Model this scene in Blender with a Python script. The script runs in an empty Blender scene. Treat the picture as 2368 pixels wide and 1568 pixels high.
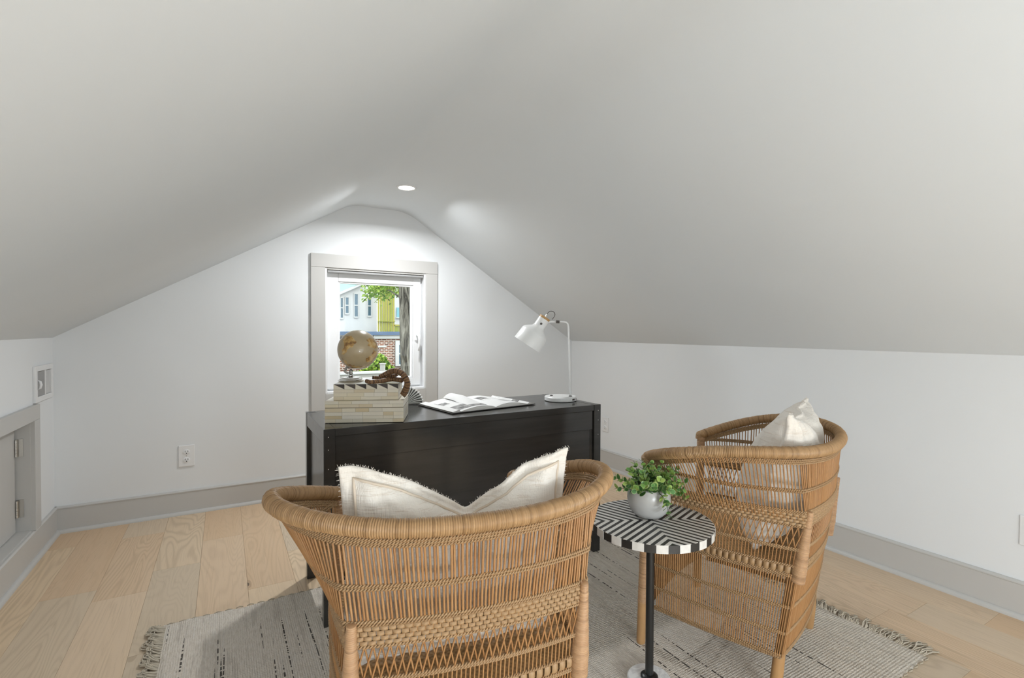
import bpy, bmesh, math, random
from mathutils import Vector, Matrix
random.seed(7)
SC = bpy.context.scene
COL = SC.collection
PI = math.pi

# ------------------------------------------------------------------ camera
FPX, YAW, PITCH, ROLL, CAMH = 1146.37, 0.5260, 0.0172, 0.0040, 1.12
F = Vector((math.sin(YAW)*math.cos(PITCH), math.cos(YAW)*math.cos(PITCH), -math.sin(PITCH)))
R0 = Vector((math.cos(YAW), -math.sin(YAW), 0)); U0 = R0.cross(F)
CR = R0*math.cos(ROLL)+U0*math.sin(ROLL); CU = U0*math.cos(ROLL)-R0*math.sin(ROLL)
cd = bpy.data.cameras.new('camera'); cam = bpy.data.objects.new('camera', cd); COL.objects.link(cam)
cam.matrix_world = Matrix(((CR.x,CU.x,-F.x,0),(CR.y,CU.y,-F.y,0),(CR.z,CU.z,-F.z,CAMH),(0,0,0,1)))
cd.sensor_width = 36; cd.sensor_fit = 'HORIZONTAL'; cd.lens = FPX/2368*36; cd.clip_start = .02
SC.camera = cam

# ------------------------------------------------------------------ world, sun, exposure
wd = bpy.data.worlds.new('sky'); SC.world = wd; wd.use_nodes = True
bg = wd.node_tree.nodes['Background']
bg.inputs[0].default_value = (.88,.945,1,1); bg.inputs[1].default_value = 3.6
sd = bpy.data.lights.new('sun','SUN'); sd.energy = .8; sd.angle = math.radians(2); sd.color = (1,.95,.86)
so = bpy.data.objects.new('sun', sd); COL.objects.link(so)
so.rotation_euler = Vector((-.7,.5,-.75)).to_track_quat('-Z','Y').to_euler(); so.location = (5,-4,9)
LAMP_W = 13.0          # front recessed lamp
vs = SC.view_settings
vs.view_transform = 'Standard'; vs.look = 'None'; vs.gamma = 1; vs.use_curve_mapping = False; vs.exposure = 0.33
SC.cycles.use_denoising = True
SC.cycles.max_bounces = 6; SC.cycles.diffuse_bounces = 4; SC.cycles.glossy_bounces = 2; SC.cycles.use_adaptive_sampling = False; SC.cycles.transparent_max_bounces = 12
SC.cycles.caustics_reflective = False; SC.cycles.caustics_refractive = False
SC.cycles.sample_clamp_indirect = 6

# ------------------------------------------------------------------ helpers
def tag(o, label=None, cat=None, group=None, kind=None):
    if label: o['label'] = label
    if cat: o['category'] = cat
    if group: o['group'] = group
    if kind: o['kind'] = kind
    return o
def empty(name, loc=(0,0,0), rz=0, parent=None):
    o = bpy.data.objects.new(name, None); COL.objects.link(o); o.location = loc; o.rotation_euler = (0,0,rz)
    o.empty_display_size = .05
    if parent: o.parent = parent
    return o
class MB:
    def __init__(s): s.v=[]; s.f=[]; s.mi=[]; s.cur=0
    def add(s, vs_, fs_):
        b=len(s.v); s.v += [tuple(v) for v in vs_]
        for f in fs_: s.f.append(tuple(i+b for i in f)); s.mi.append(s.cur)
    def box(s, x0,y0,z0,x1,y1,z1, M=None):
        vs_=[Vector(p) for p in ((x0,y0,z0),(x1,y0,z0),(x1,y1,z0),(x0,y1,z0),(x0,y0,z1),(x1,y0,z1),(x1,y1,z1),(x0,y1,z1))]
        if M: vs_=[M@p for p in vs_]
        s.add(vs_, [(0,3,2,1),(4,5,6,7),(0,1,5,4),(1,2,6,5),(2,3,7,6),(3,0,4,7)])
    def tube(s, pts, r, n=8, caps=True, closed=False):
        pts=[Vector(p) for p in pts]; N=len(pts)
        rr = r if isinstance(r,(list,tuple)) else [r]*N
        vs_=[]; up=None
        for i,p in enumerate(pts):
            if closed: t=pts[(i+1)%N]-pts[i-1]
            else: t=pts[min(i+1,N-1)]-pts[max(i-1,0)]
            t = t.normalized() if t.length>1e-9 else Vector((0,0,1))
            if up is None:
                up = Vector((0,0,1)) if abs(t.z)<.9 else Vector((1,0,0))
            a=up-t*up.dot(t)
            if a.length<1e-6: a=Vector((1,0,0))-t*t.x
            a.normalize(); up=a; b=t.cross(a)
            for k in range(n):
                w=2*PI*k/n; vs_.append(p+(a*math.cos(w)+b*math.sin(w))*rr[i])
        fs_=[]
        M_=N if closed else N-1
        for i in range(M_):
            j=(i+1)%N
            for k in range(n):
                k2=(k+1)%n; fs_.append((i*n+k,i*n+k2,j*n+k2,j*n+k))
        if caps and not closed:
            fs_.append(tuple(range(n-1,-1,-1))); fs_.append(tuple((N-1)*n+k for k in range(n)))
        s.add(vs_,fs_)
    def lathe(s, prof, n=32, M=None, capb=True, capt=True):
        vs_=[]
        for r,z in prof:
            for k in range(n):
                a=2*PI*k/n; p=Vector((r*math.cos(a),r*math.sin(a),z)); vs_.append(M@p if M else p)
        fs_=[]
        for i in range(len(prof)-1):
            for k in range(n):
                k2=(k+1)%n; fs_.append((i*n+k,i*n+k2,(i+1)*n+k2,(i+1)*n+k))
        if capb and prof[0][0]>1e-6: fs_.append(tuple(range(n-1,-1,-1)))
        if capt and prof[-1][0]>1e-6: fs_.append(tuple((len(prof)-1)*n+k for k in range(n)))
        s.add(vs_,fs_)
    def prism(s, poly, z0, z1, M=None):
        n=len(poly)
        vs_=[Vector((x,y,z0)) for x,y in poly]+[Vector((x,y,z1)) for x,y in poly]
        if M: vs_=[M@p for p in vs_]
        s.add(vs_, [tuple(range(n-1,-1,-1)), tuple(range(n,2*n))]+[(i,(i+1)%n,n+(i+1)%n,n+i) for i in range(n)])
    def mesh(s, name, mats, smooth=False):
        me=bpy.data.meshes.new(name); me.from_pydata([tuple(v) for v in s.v],[],s.f)
        for m in (mats if isinstance(mats,(list,tuple)) else [mats]): me.materials.append(m)
        if max(s.mi, default=0)>0: me.polygons.foreach_set('material_index', s.mi)
        if smooth: me.polygons.foreach_set('use_smooth',[True]*len(me.polygons))
        if getattr(s,'tint',None):
            at=me.attributes.new('tint','FLOAT','POINT'); at.data.foreach_set('value',s.tint+[.5]*(len(me.vertices)-len(s.tint)))
        me.update(); return me
    def build(s, name, mats, parent=None, smooth=False, bevel=0, seg=2, angle=None):
        me=s.mesh(name,mats,smooth)
        o=bpy.data.objects.new(name,me); COL.objects.link(o)
        if parent: o.parent=parent
        if bevel:
            b=o.modifiers.new('bevel','BEVEL'); b.width=bevel; b.segments=seg; b.limit_method='ANGLE'; b.angle_limit=math.radians(40)
        if smooth and angle is not None:
            e=o.modifiers.new('split','EDGE_SPLIT'); e.split_angle=math.radians(angle)
        return o
def box(name, b, mat, parent=None, bevel=.002, M=None):
    m=MB(); m.box(*b, M=M); return m.build(name,mat,parent,bevel=bevel)
def link(name, me, parent, M=None):
    o=bpy.data.objects.new(name,me); COL.objects.link(o)
    if parent: o.parent=parent
    if M is not None: o.matrix_local=M
    return o
def copy_tree(o, parent=None):
    c=o.copy(); COL.objects.link(c); c.parent=parent
    for ch in list(KIDS.get(o.name,[])): copy_tree(ch,c)
    return c
KIDS={}
def index_children():
    KIDS.clear()
    for o in COL.objects:
        if o.parent: KIDS.setdefault(o.parent.name,[]).append(o)
def clip(poly, fn):
    """keep part of a 2-D polygon where fn(p)>=0 (fn linear)"""
    out=[]
    for i in range(len(poly)):
        a=poly[i]; b=poly[(i+1)%len(poly)]; fa=fn(a); fb=fn(b)
        if fa>=0: out.append(a)
        if (fa>=0)!=(fb>=0):
            t=fa/(fa-fb); out.append((a[0]+t*(b[0]-a[0]), a[1]+t*(b[1]-a[1])))
    return out

# ------------------------------------------------------------------ materials
def mat(name, color, rough=.5, spec=.5, metal=0, coat=0):
    m=bpy.data.materials.new(name); m.use_nodes=True
    b=m.node_tree.nodes['Principled BSDF']
    b.inputs['Base Color'].default_value=(*color,1); b.inputs['Roughness'].default_value=rough
    b.inputs['Specular IOR Level'].default_value=spec; b.inputs['Metallic'].default_value=metal
    b.inputs['Coat Weight'].default_value=coat
    return m
class NT:
    def __init__(s,m): s.m=m; s.t=m.node_tree; s.b=s.t.nodes['Principled BSDF']
    def n(s,typ,ins=None,**kw):
        x=s.t.nodes.new(typ)
        for k,v in kw.items(): setattr(x,k,v)
        for k,v in (ins or {}).items():
            if isinstance(v,bpy.types.NodeSocket): s.t.links.new(v,x.inputs[k])
            else: x.inputs[k].default_value=v
        return x
    def math(s,op,a,b=0.0,c=None):
        d={0:a,1:b}
        if c is not None: d[2]=c
        return s.n('ShaderNodeMath',d,operation=op).outputs[0]
    def mix(s,f,a,b,blend='MIX'):
        x=s.n('ShaderNodeMix',data_type='RGBA',blend_type=blend)
        for k,v in ((0,f),(6,a),(7,b)):
            if isinstance(v,bpy.types.NodeSocket): s.t.links.new(v,x.inputs[k])
            else: x.inputs[k].default_value = v if k==0 else (*v,1)
        return x.outputs[2]
    def ramp(s,fac,stops):
        x=s.n('ShaderNodeValToRGB',{0:fac}); e=x.color_ramp.elements
        while len(e)<len(stops): e.new(.5)
        for i,(p,c) in enumerate(stops): e[i].position=p; e[i].color=(*c,1)
        return x.outputs[0]
    def noise(s,vec,scale,detail=4,rough=.55,dist=0.0):
        return s.n('ShaderNodeTexNoise',{'Vector':vec,'Scale':scale,'Detail':detail,'Roughness':rough,'Distortion':dist}).outputs[0]
    def obj(s): return s.n('ShaderNodeTexCoord').outputs['Object']
    def mapping(s,vec,scale=(1,1,1),loc=(0,0,0),rot=(0,0,0)):
        return s.n('ShaderNodeMapping',{'Vector':vec,'Scale':scale,'Location':loc,'Rotation':rot}).outputs[0]
    def rnd(s): return s.n('ShaderNodeObjectInfo').outputs['Random']
    def color(s,c): s.t.links.new(c,s.b.inputs['Base Color'])
    def bump(s,h,strength=.3,dist=.002):
        x=s.n('ShaderNodeBump',{'Height':h,'Strength':strength,'Distance':dist}); s.t.links.new(x.outputs[0],s.b.inputs['Normal'])
def paint(name,color,rough=.55,amp=.015):
    m=mat(name,color,rough,.35); t=NT(m); o=t.obj()
    n=t.noise(o,3,0); t.color(t.mix(n,tuple(c*(1-amp) for c in color),tuple(min(1,c*(1+amp)) for c in color)))
    return m
def matte(name,color,amp=.015):
    """flat emulsion: plain diffuse with a faint roller mottle"""
    m=paint(name,color,.9,amp); t=m.node_tree; b=t.nodes['Principled BSDF']
    d=t.nodes.new('ShaderNodeBsdfDiffuse'); t.links.new(b.inputs['Base Color'].links[0].from_socket,d.inputs[0])
    t.links.new(d.outputs[0],t.nodes['Material Output'].inputs[0]); t.nodes.remove(b); return m
M_WALL=matte('wall_paint',(.79,.805,.815))
M_CEIL=matte('ceiling_paint',(.755,.79,.815))
M_TRIM=paint('trim_paint',(.54,.53,.51),.4)
M_WHITE=mat('white_vinyl',(.84,.845,.85),.3)
M_PLASTIC=mat('white_plastic',(.80,.80,.80),.35)
M_DARK=mat('dark_slot',(.02,.02,.02),.6)
M_NICKEL=mat('brushed_nickel',(.55,.53,.49),.32,metal=1)
M_GREY=mat('grey_mesh',(.36,.36,.36),.6)

def wood_floor():
    m=mat('oak_plank',(.5,.4,.3),.5,.35); t=NT(m); o=t.obj(); r=t.rnd()
    off=t.n('ShaderNodeCombineXYZ',{0:t.math('MULTIPLY',r,37.0),1:t.math('MULTIPLY',r,91.0),2:t.math('MULTIPLY',r,13.0)}).outputs[0]
    v=t.n('ShaderNodeVectorMath',{0:o,1:off},operation='ADD').outputs[0]
    big=t.noise(t.mapping(v,(5.5,.75,1)),1.0,2,.5,.6)
    rings=t.math('SINE',t.math('MULTIPLY',big,170.0))
    rings=t.math('MULTIPLY_ADD',rings,.5,.5)
    rings=t.math('POWER',rings,2.2)
    fine=t.noise(t.mapping(v,(190,5,1)),1.0,3,.6)
    mid=t.noise(t.mapping(v,(30,1.2,1)),1.0,4,.6)
    tone=t.ramp(r,[(0,(.62,.43,.265)),(.3,(.68,.515,.355)),(.55,(.56,.455,.335)),(.75,(.70,.52,.335)),(1,(.64,.50,.35))])
    dark=t.mix(1.0,tone,(.66,.62,.57),'MULTIPLY')
    gw=t.math('MULTIPLY_ADD',t.math('FRACT',t.math('MULTIPLY',r,7.31)),.55,.10)
    c=t.mix(t.math('MULTIPLY',rings,gw),tone,dark)
    c=t.mix(t.math('MULTIPLY',t.math('GREATER_THAN',fine,.60),.28),c,dark)
    c=t.mix(t.math('MULTIPLY',mid,.30),c,(.72,.60,.46))
    kn=t.n('ShaderNodeTexVoronoi',{'Vector':t.mapping(v,(3.2,1.3,1)),'Scale':1.0}); 
    kd=t.math('ADD',kn.outputs['Distance'],t.math('MULTIPLY',mid,.03))
    km=t.math('LESS_THAN',kd,.050); km2=t.math('LESS_THAN',kd,.075)
    c=t.mix(t.math('MULTIPLY',km2,.35),c,(.25,.16,.09)); c=t.mix(t.math('MULTIPLY',km,.8),c,(.05,.035,.025))
    t.color(c); t.bump(t.math('MULTIPLY',rings,gw),.15,.001); return m
M_OAK=wood_floor()
M_SUB=mat('floor_joint',(.22,.16,.10),.8)

def black_wood():
    m=mat('black_lacquer',(.018,.017,.016),.33,.5); t=NT(m); o=t.obj()
    g=t.noise(t.mapping(o,(3,3,40)),1.0,4); t.color(t.mix(g,(.020,.019,.018),(.042,.040,.037)))
    sp=t.n('ShaderNodeTexVoronoi',{'Vector':o,'Scale':16.0}).outputs['Distance']
    t.t.links.new(t.math('MULTIPLY_ADD',t.noise(o,30,4),.12,.10),t.b.inputs['Roughness'])
    return m
M_BLACK=black_wood()
M_BMETAL=mat('black_metal',(.012,.012,.012),.35,.5)

def rattan(name,a,b,c,rough=.42,scale=60,tint=False):
    m=mat(name,a,rough,.4); t=NT(m); o=t.obj(); r=t.rnd()
    g=t.n('ShaderNodeNewGeometry').outputs['Position']
    n=t.noise(g,scale,3); big=t.noise(g,9,2)
    if tint: r=t.n('ShaderNodeAttribute',attribute_name='tint').outputs['Fac']
    col=t.ramp(r,[(0,tuple(x*.62 for x in c)),(.35,a),(.65,b),(1,tuple(min(1,x*1.12) for x in b))]) if tint else t.ramp(r,[(0,a),(.5,b),(1,c)])
    col=t.mix(t.math('MULTIPLY',n,.75),col,tuple(x*.55 for x in a))
    col=t.mix(t.math('MULTIPLY',big,.35),col,c)
    t.color(col); return m
M_STAKE=rattan('rattan_stake',(.42,.215,.082),(.49,.275,.12),(.36,.17,.062))
M_RIM=rattan('rattan_wrap',(.43,.26,.122),(.48,.30,.15),(.37,.21,.092),.38,140,True)
M_TWINE=rattan('rattan_twine',(.40,.25,.125),(.46,.30,.158),(.35,.21,.10),.5,120)
M_POLE=rattan('bare_pole',(.50,.28,.12),(.53,.31,.14),(.47,.26,.105),.45,25)
M_LEGWRAP=rattan('leg_wrap',(.52,.31,.165),(.55,.345,.19),(.47,.275,.14),.42,150,True)

def linen(name='slub_linen'):
    m=mat(name,(.78,.73,.66),.9,.1); t=NT(m); o=t.obj()
    a=t.noise(t.mapping(o,(30,30,260)),1.0,3); b=t.noise(t.mapping(o,(10,10,150)),1.0,4,.7); c=t.noise(o,5,3)
    col=t.mix(t.math('MULTIPLY',t.math('GREATER_THAN',b,.60),.45),(.80,.75,.68),(.60,.50,.40))
    col=t.mix(t.math('MULTIPLY',c,.25),col,(.74,.66,.58))
    t.color(col); h=t.math('ADD',a,t.noise(t.mapping(o,(300,300,20)),1.0,2)); t.bump(h,.7,.003)
    t.b.inputs['Sheen Weight'].default_value=.25
    return m
M_LINEN=linen(); M_SEAM_SHADOW=mat('seam_shadow_tan',(.66,.56,.45),.9,.1)  # seam tan stands in for the soft shadow beside the seam

def rug_mat():
    m=mat('heather_wool',(.4,.36,.31),.95,.05); t=NT(m); o=t.obj()
    a=t.noise(t.mapping(o,(190,34,1)),1.0,3,.65)
    b=t.noise(t.mapping(o,(45,2.0,1)),1.0,4,.65)
    c=t.noise(o,320,2); w=t.noise(o,2.2,2)
    col=t.ramp(a,[(.22,(.58,.50,.41)),(.5,(.78,.70,.60)),(.75,(.86,.80,.72))])
    col=t.mix(t.math('MULTIPLY',t.math('LESS_THAN',b,.43),.32),col,(.40,.34,.28)); col=t.mix(t.math('MULTIPLY',t.math('GREATER_THAN',b,.60),.35),col,(.74,.70,.64))
    col=t.mix(t.math('MULTIPLY',w,.25),col,(.70,.68,.64))
    col=t.mix(t.math('MULTIPLY',c,.30),col,(.36,.31,.26))
    # dark flecked yarns running across
    line=t.noise(t.mapping(o,(75,1.3,1),(3,1,0)),1.0,1,.4)
    dash=t.noise(t.mapping(o,(9,60,1)),1.0,1)
    msk=t.math('MULTIPLY',t.math('GREATER_THAN',line,.69),t.math('GREATER_THAN',dash,.47))
    col=t.mix(t.math('MULTIPLY',msk,.88),col,(.03,.025,.022))
    t.color(col)
    ridge=t.math('SINE',t.math('MULTIPLY',t.n('ShaderNodeSeparateXYZ',{0:o}).outputs[0],900.0))
    ridge2=t.math('SINE',t.math('MULTIPLY',t.n('ShaderNodeSeparateXYZ',{0:o}).outputs[1],700.0))
    t.bump(t.math('ADD',t.math('MULTIPLY',t.math('ADD',ridge,ridge2),.25),t.math('ADD',c,a)),.8,.004); return m
M_RUG=rug_mat()
M_FRINGE=rattan('fringe_yarn',(.62,.55,.44),(.70,.63,.52),(.52,.44,.33),.9,90)

# ------------------------------------------------------------------ the room shell
XL,XR,YF,YB=-.8066,2.7035,3.5827,-2.7
HL,HR,ZC,XA,XB=1.0708,1.029,1.9962,.773,1.1721
TH=.12
def struct(o): o['kind']='structure'; return o
# ceiling profile (left slope, flat strip, right slope) with softened folds
prof=[(XL-TH,HL-TH*(ZC-HL)/(XA-XL))]
def fold(p0,p1,p2,d,n=8):
    p0,p1,p2=Vector(p0),Vector(p1),Vector(p2)
    a=p1+(p0-p1).normalized()*d; b=p1+(p2-p1).normalized()*d
    return [tuple((1-t)**2*a+2*t*(1-t)*p1+t*t*b) for t in [i/n for i in range(n+1)]]
prof+=fold((XL,HL),(XA,ZC),(XB,ZC),.07)+fold((XA,ZC),(XB,ZC),(XR,HR),.10)
prof.append((XR+TH,HR-TH*(ZC-HR)/(XR-XB)))
m=MB(); n=len(prof); vs_=[];fs_=[]
for x,z in prof: vs_+=[(x,YB-TH,z),(x,YF+TH,z),(x,YF+TH,z+.12),(x,YB-TH,z+.12)]
for i in range(n-1):
    a=4*i;b=4*i+4
    fs_+=[(a,a+1,b+1,b),(a+3,b+3,b+2,a+2),(a,b,b+3,a+3),(a+1,a+2,b+2,b+1)]
m.add(vs_,fs_); ceil=struct(m.build('ceiling',M_CEIL,smooth=True,angle=60))
# knee walls; the left one has the access opening
DY0,DY1,DZ0,DZ1=2.42,3.205,.150,.676
m=MB()
m.box(XL-TH,YB-TH,-.1,XL,DY0,HL+.0); m.box(XL-TH,DY1,-.1,XL,YF+TH,HL); m.box(XL-TH,DY0,-.1,XL,DY1,DZ0); m.box(XL-TH,DY0,DZ1,XL,DY1,HL)
wall_left=struct(m.build('wall_left',M_WALL))
wall_right=struct(box('wall_right',(XR,YB-TH,-.1,XR+TH,YF+TH,HR),M_WALL,bevel=0))
# front gable with window hole
WX0,WX1,WZ0,WZ1=.598,1.317,.681,1.545
def gable(name,y0,y1,hx0,hx1,hz0,hz1):
    m=MB()
    top=1.2+ .9
    for (x0,x1,z0,z1) in ((XL-TH,hx0,-.1,top),(hx1,XR+TH,-.1,top),(hx0,hx1,-.1,hz0),(hx0,hx1,hz1,top)): m.box(x0,y0,z0,x1,y1,z1)
    return struct(m.build(name,M_WALL))
wall_front=gable('wall_front',YF,YF+.14,WX0,WX1,WZ0,WZ1)
BX0,BX1,BZ0,BZ1=-.10,2.05,.16,1.62
wall_back=gable('wall_back',YB-.14,YB,BX0,BX1,BZ0,BZ1)
# floor : sub-floor with individual oak planks
floor=struct(box('floor',(XL-TH,YB-TH,-.10,XR+TH,YF+TH,-.0135),M_SUB,bevel=0))
PW=.1867; seam0=-.2905
known={-1:[2.6,3.31],0:[2.795,2.10],2:[2.395],14:[.893]}
i0=int(math.floor((XL-seam0)/PW)); 
def plank(x0,x1,y0,y1):
    g=.0003; c=.0006; m=MB()
    w=(x1-x0)/2-g; l=(y1-y0)/2-g
    vs_=[(-w,-l,-.013),(w,-l,-.013),(w,l,-.013),(-w,l,-.013),(-w,-l,-c),(w,-l,-c),(w,l,-c),(-w,l,-c),(-w+c,-l+c,0),(w-c,-l+c,0),(w-c,l-c,0),(-w+c,l-c,0)]
    m.add(vs_,[(0,1,5,4),(1,2,6,5),(2,3,7,6),(3,0,4,7),(4,5,9,8),(5,6,10,9),(6,7,11,10),(7,4,8,11),(8,9,10,11),(3,2,1,0)])
    o=m.build('plank',M_OAK,floor); o.location=((x0+x1)/2,(y0+y1)/2,0)
i=i0
rg=random.Random(3)
while seam0+i*PW<XR:
    x0=max(seam0+i*PW,XL); x1=min(seam0+(i+1)*PW,XR)
    if i in known: ys=sorted(known[i]); 
    else: ys=[rg.uniform(1.2,3.2)]
    while ys[0]>YB+1.2: ys.insert(0,ys[0]-rg.uniform(1.2,1.9))
    while ys[-1]<YF-1.5: ys.append(ys[-1]+rg.uniform(1.2,1.9))
    ys=[YB]+[y for y in ys if YB+.2<y<YF-.08]+[YF]
    for a,b in zip(ys,ys[1:]): plank(x0,x1,a,b)
    i+=1
# baseboards with cap bead and shoe moulding
def baseboard(name,p0,p1,nrm):
    d=Vector(p1)-Vector(p0); L=d.length; d.normalize(); nv=Vector(nrm)
    M=Matrix(((d.x,nv.x,0,p0[0]),(d.y,nv.y,0,p0[1]),(0,0,1,0),(0,0,0,1)))
    def ext(poly,nm,mt,par=None):
        m=MB(); k=len(poly)
        vs_=[M@Vector((0,y,z)) for y,z in poly]+[M@Vector((L,y,z)) for y,z in poly]
        m.add(vs_,[tuple(range(k)),tuple(range(2*k-1,k-1,-1))]+[(i,k+i,k+(i+1)%k,(i+1)%k) for i in range(k)])
        return m.build(nm,mt,par)
    b=struct(ext([(0,0),(.013,0),(.013,.132),(.0155,.134),(.0155,.139),(.010,.1455),(0,.1455)],name,M_TRIM))
    ext([(.013,0)]+[(.013+.017*math.cos(a),.019*math.sin(a)) for a in [i*PI/12 for i in range(7)]],'shoe_moulding',M_TRIM,b)
baseboard('baseboard_front',(XL,YF,0),(XR,YF,0),(0,-1,0))
baseboard('baseboard_left',(XL,YF,0),(XL,YB,0),(1,0,0))
baseboard('baseboard_right',(XR,YF,0),(XR,YB,0),(-1,0,0))

# ------------------------------------------------------------------ front window
def glass_mat(name='window_glass',tint=(.97,.985,.98)):
    m=bpy.data.materials.new(name); m.use_nodes=True; t=m.node_tree; t.nodes.clear()
    out=t.nodes.new('ShaderNodeOutputMaterial'); mx=t.nodes.new('ShaderNodeMixShader'); tr=t.nodes.new('ShaderNodeBsdfTransparent'); gl=t.nodes.new('ShaderNodeBsdfGlossy')
    tr.inputs[0].default_value=(*tint,1); gl.inputs['Roughness'].default_value=.02; mx.inputs[0].default_value=.04
    t.links.new(tr.outputs[0],mx.inputs[1]); t.links.new(gl.outputs[0],mx.inputs[2]); t.links.new(mx.outputs[0],out.inputs[0]); return m
M_GLASS=glass_mat()
def window(name,yw,s,ox0,ox1,oz0,oz1,casing,handle):
    """s=+1: room lies at smaller y"""
    w=struct(empty(name,((ox0+ox1)/2,yw,oz0)))
    inv=Matrix.Translation(-w.location)
    def bx(nm,b,mt,bev=.002,par=None):
        x0,y0,z0,x1,y1,z1=b; ya,yb=sorted((yw+s*y0,yw+s*y1))
        return box(nm,(x0,ya,z0,x1,yb,z1),mt,par or w,bev,M=inv)
    c=casing
    # flat casing boards (butt joints)
    bx('casing_side',(ox0-c,-.02,oz0-c-.02,ox0,0,oz1),M_TRIM); bx('casing_side',(ox1,-.02,oz0-c-.02,ox1+c,0,oz1),M_TRIM)
    bx('casing_head',(ox0-c,-.0205,oz1+.001,ox1+c,0,oz1+c),M_TRIM); bx('casing_apron',(ox0,-.0205,oz0-c-.02,ox1,0,oz0-.001),M_TRIM)
    # jamb liner
    j=.012
    bx('jamb',(ox0-.001,-.012,oz0,ox0+j,.12,oz1),M_WHITE); bx('jamb',(ox1-j,-.012,oz0,ox1+.001,.12,oz1),M_WHITE)
    bx('head_jamb',(ox0+j,-.012,oz1-j,ox1-j,.12,oz1+.001),M_TRIM); bx('sill',(ox0+j,-.012,oz0-.001,ox1-j,.12,oz0+j),M_WHITE)
    # fixed frame
    fx0,fx1,fz0,fz1=ox0+j,ox1-j,oz0+j,oz1-j; q=.022
    m=MB()
    for b in ((fx0,fz0,fx0+q,fz1),(fx1-q,fz0,fx1,fz1),(fx0+q,fz0,fx1-q,fz0+q),(fx0+q,fz1-q,fx1-q,fz1)):
        ya,yb=sorted((yw+s*.05,yw+s*.115)); m.box(b[0],ya,b[1],b[2],yb,b[3],M=inv)
    m.build('frame',M_WHITE,w,bevel=.003)
    # sash with glazing bead
    sx0,sx1,sz0,sz1=fx0+.006,fx1-.012,fz0+.012,fz1-.012
    gx0,gx1,gz0,gz1=.705+(ox0-WX0 if name!='window_1' else 0),1.224,.771,1.446
    if name!='window_1': gx0,gx1,gz0,gz1=sx0+.07,sx1-.07,sz0+.07,sz1-.07
    sash=empty('sash',(0,0,0),parent=w)
    m=MB()
    for b in ((sx0,sz0,gx0-.012,sz1),(gx1+.012,sz0,sx1,sz1),(gx0-.012,sz0,gx1+.012,gz0-.012),(gx0-.012,gz1+.012,gx1+.012,sz1)):
        ya,yb=sorted((yw+s*.035,yw+s*.09)); m.box(b[0],ya,b[1],b[2],yb,b[3],M=inv)
    m.build('sash_frame',M_WHITE,sash,bevel=.004)
    m=MB()
    for b in ((gx0-.012,gz0-.012,gx0,gz1+.012),(gx1,gz0-.012,gx1+.012,gz1+.012),(gx0,gz0-.012,gx1,gz0),(gx0,gz1,gx1,gz1+.012)):
        ya,yb=sorted((yw+s*.044,yw+s*.08)); m.box(b[0],ya,b[1],b[2],yb,b[3],M=inv)
    m.build('glazing_bead',M_WHITE,sash,bevel=.003)
    bx('pane',(gx0-.002,.060,gz0-.002,gx1+.002,.064,gz1+.002),M_GLASS,0,sash)
    if handle:
        hx=1.262; hz=1.075
        bx('handle_plate',(hx-.014,.020,hz-.035,hx+.014,.036,hz+.035),M_WHITE,.006,sash)
        m=MB(); y=yw-.005
        m.tube([inv@Vector(p) for p in ((hx,yw+.03,hz+.01),(hx,yw-.004,hz+.01),(hx+.003,yw-.014,hz),(hx+.006,yw-.016,hz-.03),(hx+.004,yw-.014,hz-.075),(hx-.001,yw-.012,hz-.11))],[.011,.011,.0115,.010,.008,.006],10)
        m.build('handle',M_WHITE,sash,smooth=True)
        for hz_ in (.74,1.44): 
            m=MB(); m.tube([inv@Vector((sx0-.006,yw+.03,hz_-.03)),inv@Vector((sx0-.006,yw+.03,hz_+.03))],.008,10); m.build('hinge',M_WHITE,sash,smooth=True,angle=40)
        m=MB(); m.tube([inv@Vector((fx0+.005,yw+.004,oz1-j-.012)),inv@Vector((fx1-.005,yw+.004,oz1-j-.012))],.010,12)
        m.build('screen_roller',M_GREY,w,smooth=True,angle=40)
    return w
window('window_1',YF,1,WX0,WX1,WZ0,WZ1,.0925,True)
window('fill_window',YB,-1,BX0,BX1,BZ0,BZ1,.09,False)  # unseen rear window, added to let sky light fill the room
def portal(loc,sx,sz,rot):
    d=bpy.data.lights.new('portal','AREA'); d.shape='RECTANGLE'; d.size=sx; d.size_y=sz; d.cycles.is_portal=True
    o=bpy.data.objects.new('window_portal',d); COL.objects.link(o); o.location=loc; o.rotation_euler=rot
portal((.96,YF+.15,1.11),.74,.88,(-PI/2,0,0)); portal(((BX0+BX1)/2,YB-.15,(BZ0+BZ1)/2),BX1-BX0,BZ1-BZ0,(PI/2,0,0))

# ------------------------------------------------------------------ recessed ceiling lamps
def emis(name,c,s):
    m=bpy.data.materials.new(name); m.use_nodes=True; b=m.node_tree.nodes['Principled BSDF']
    b.inputs['Base Color'].default_value=(.9,.9,.9,1); b.inputs['Emission Color'].default_value=(*c,1); b.inputs['Emission Strength'].default_value=s; return m
M_LENS=emis('lamp_lens',(1,.98,.95),12); M_LENS.cycles.emission_sampling='NONE'
def recessed(loc,watt,label):
    t=tag(empty('recessed_light',loc),label,'ceiling light')
    m=MB(); m.lathe([(.046,0),(.046,-.003),(.050,-.0065),(.058,-.006),(.061,-.002),(.061,0)],40); m.build('trim_ring',M_PLASTIC,t,smooth=True,angle=50)
    m=MB(); m.lathe([(.0,-.0035),(.046,-.003)],40,capb=False,capt=False); m.build('lens',M_LENS,t)
    d=bpy.data.lights.new('lamp','AREA'); d.shape='DISK'; d.size=.088; d.energy=watt; d.spread=math.radians(160); d.color=(.965,.985,1)
    o=bpy.data.objects.new('lamp_glow',d); COL.objects.link(o); o.parent=t; o.location=(0,0,-.008)
recessed((.972,2.972,ZC),LAMP_W,'small round recessed light glowing in the ceiling above the window')

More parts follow.
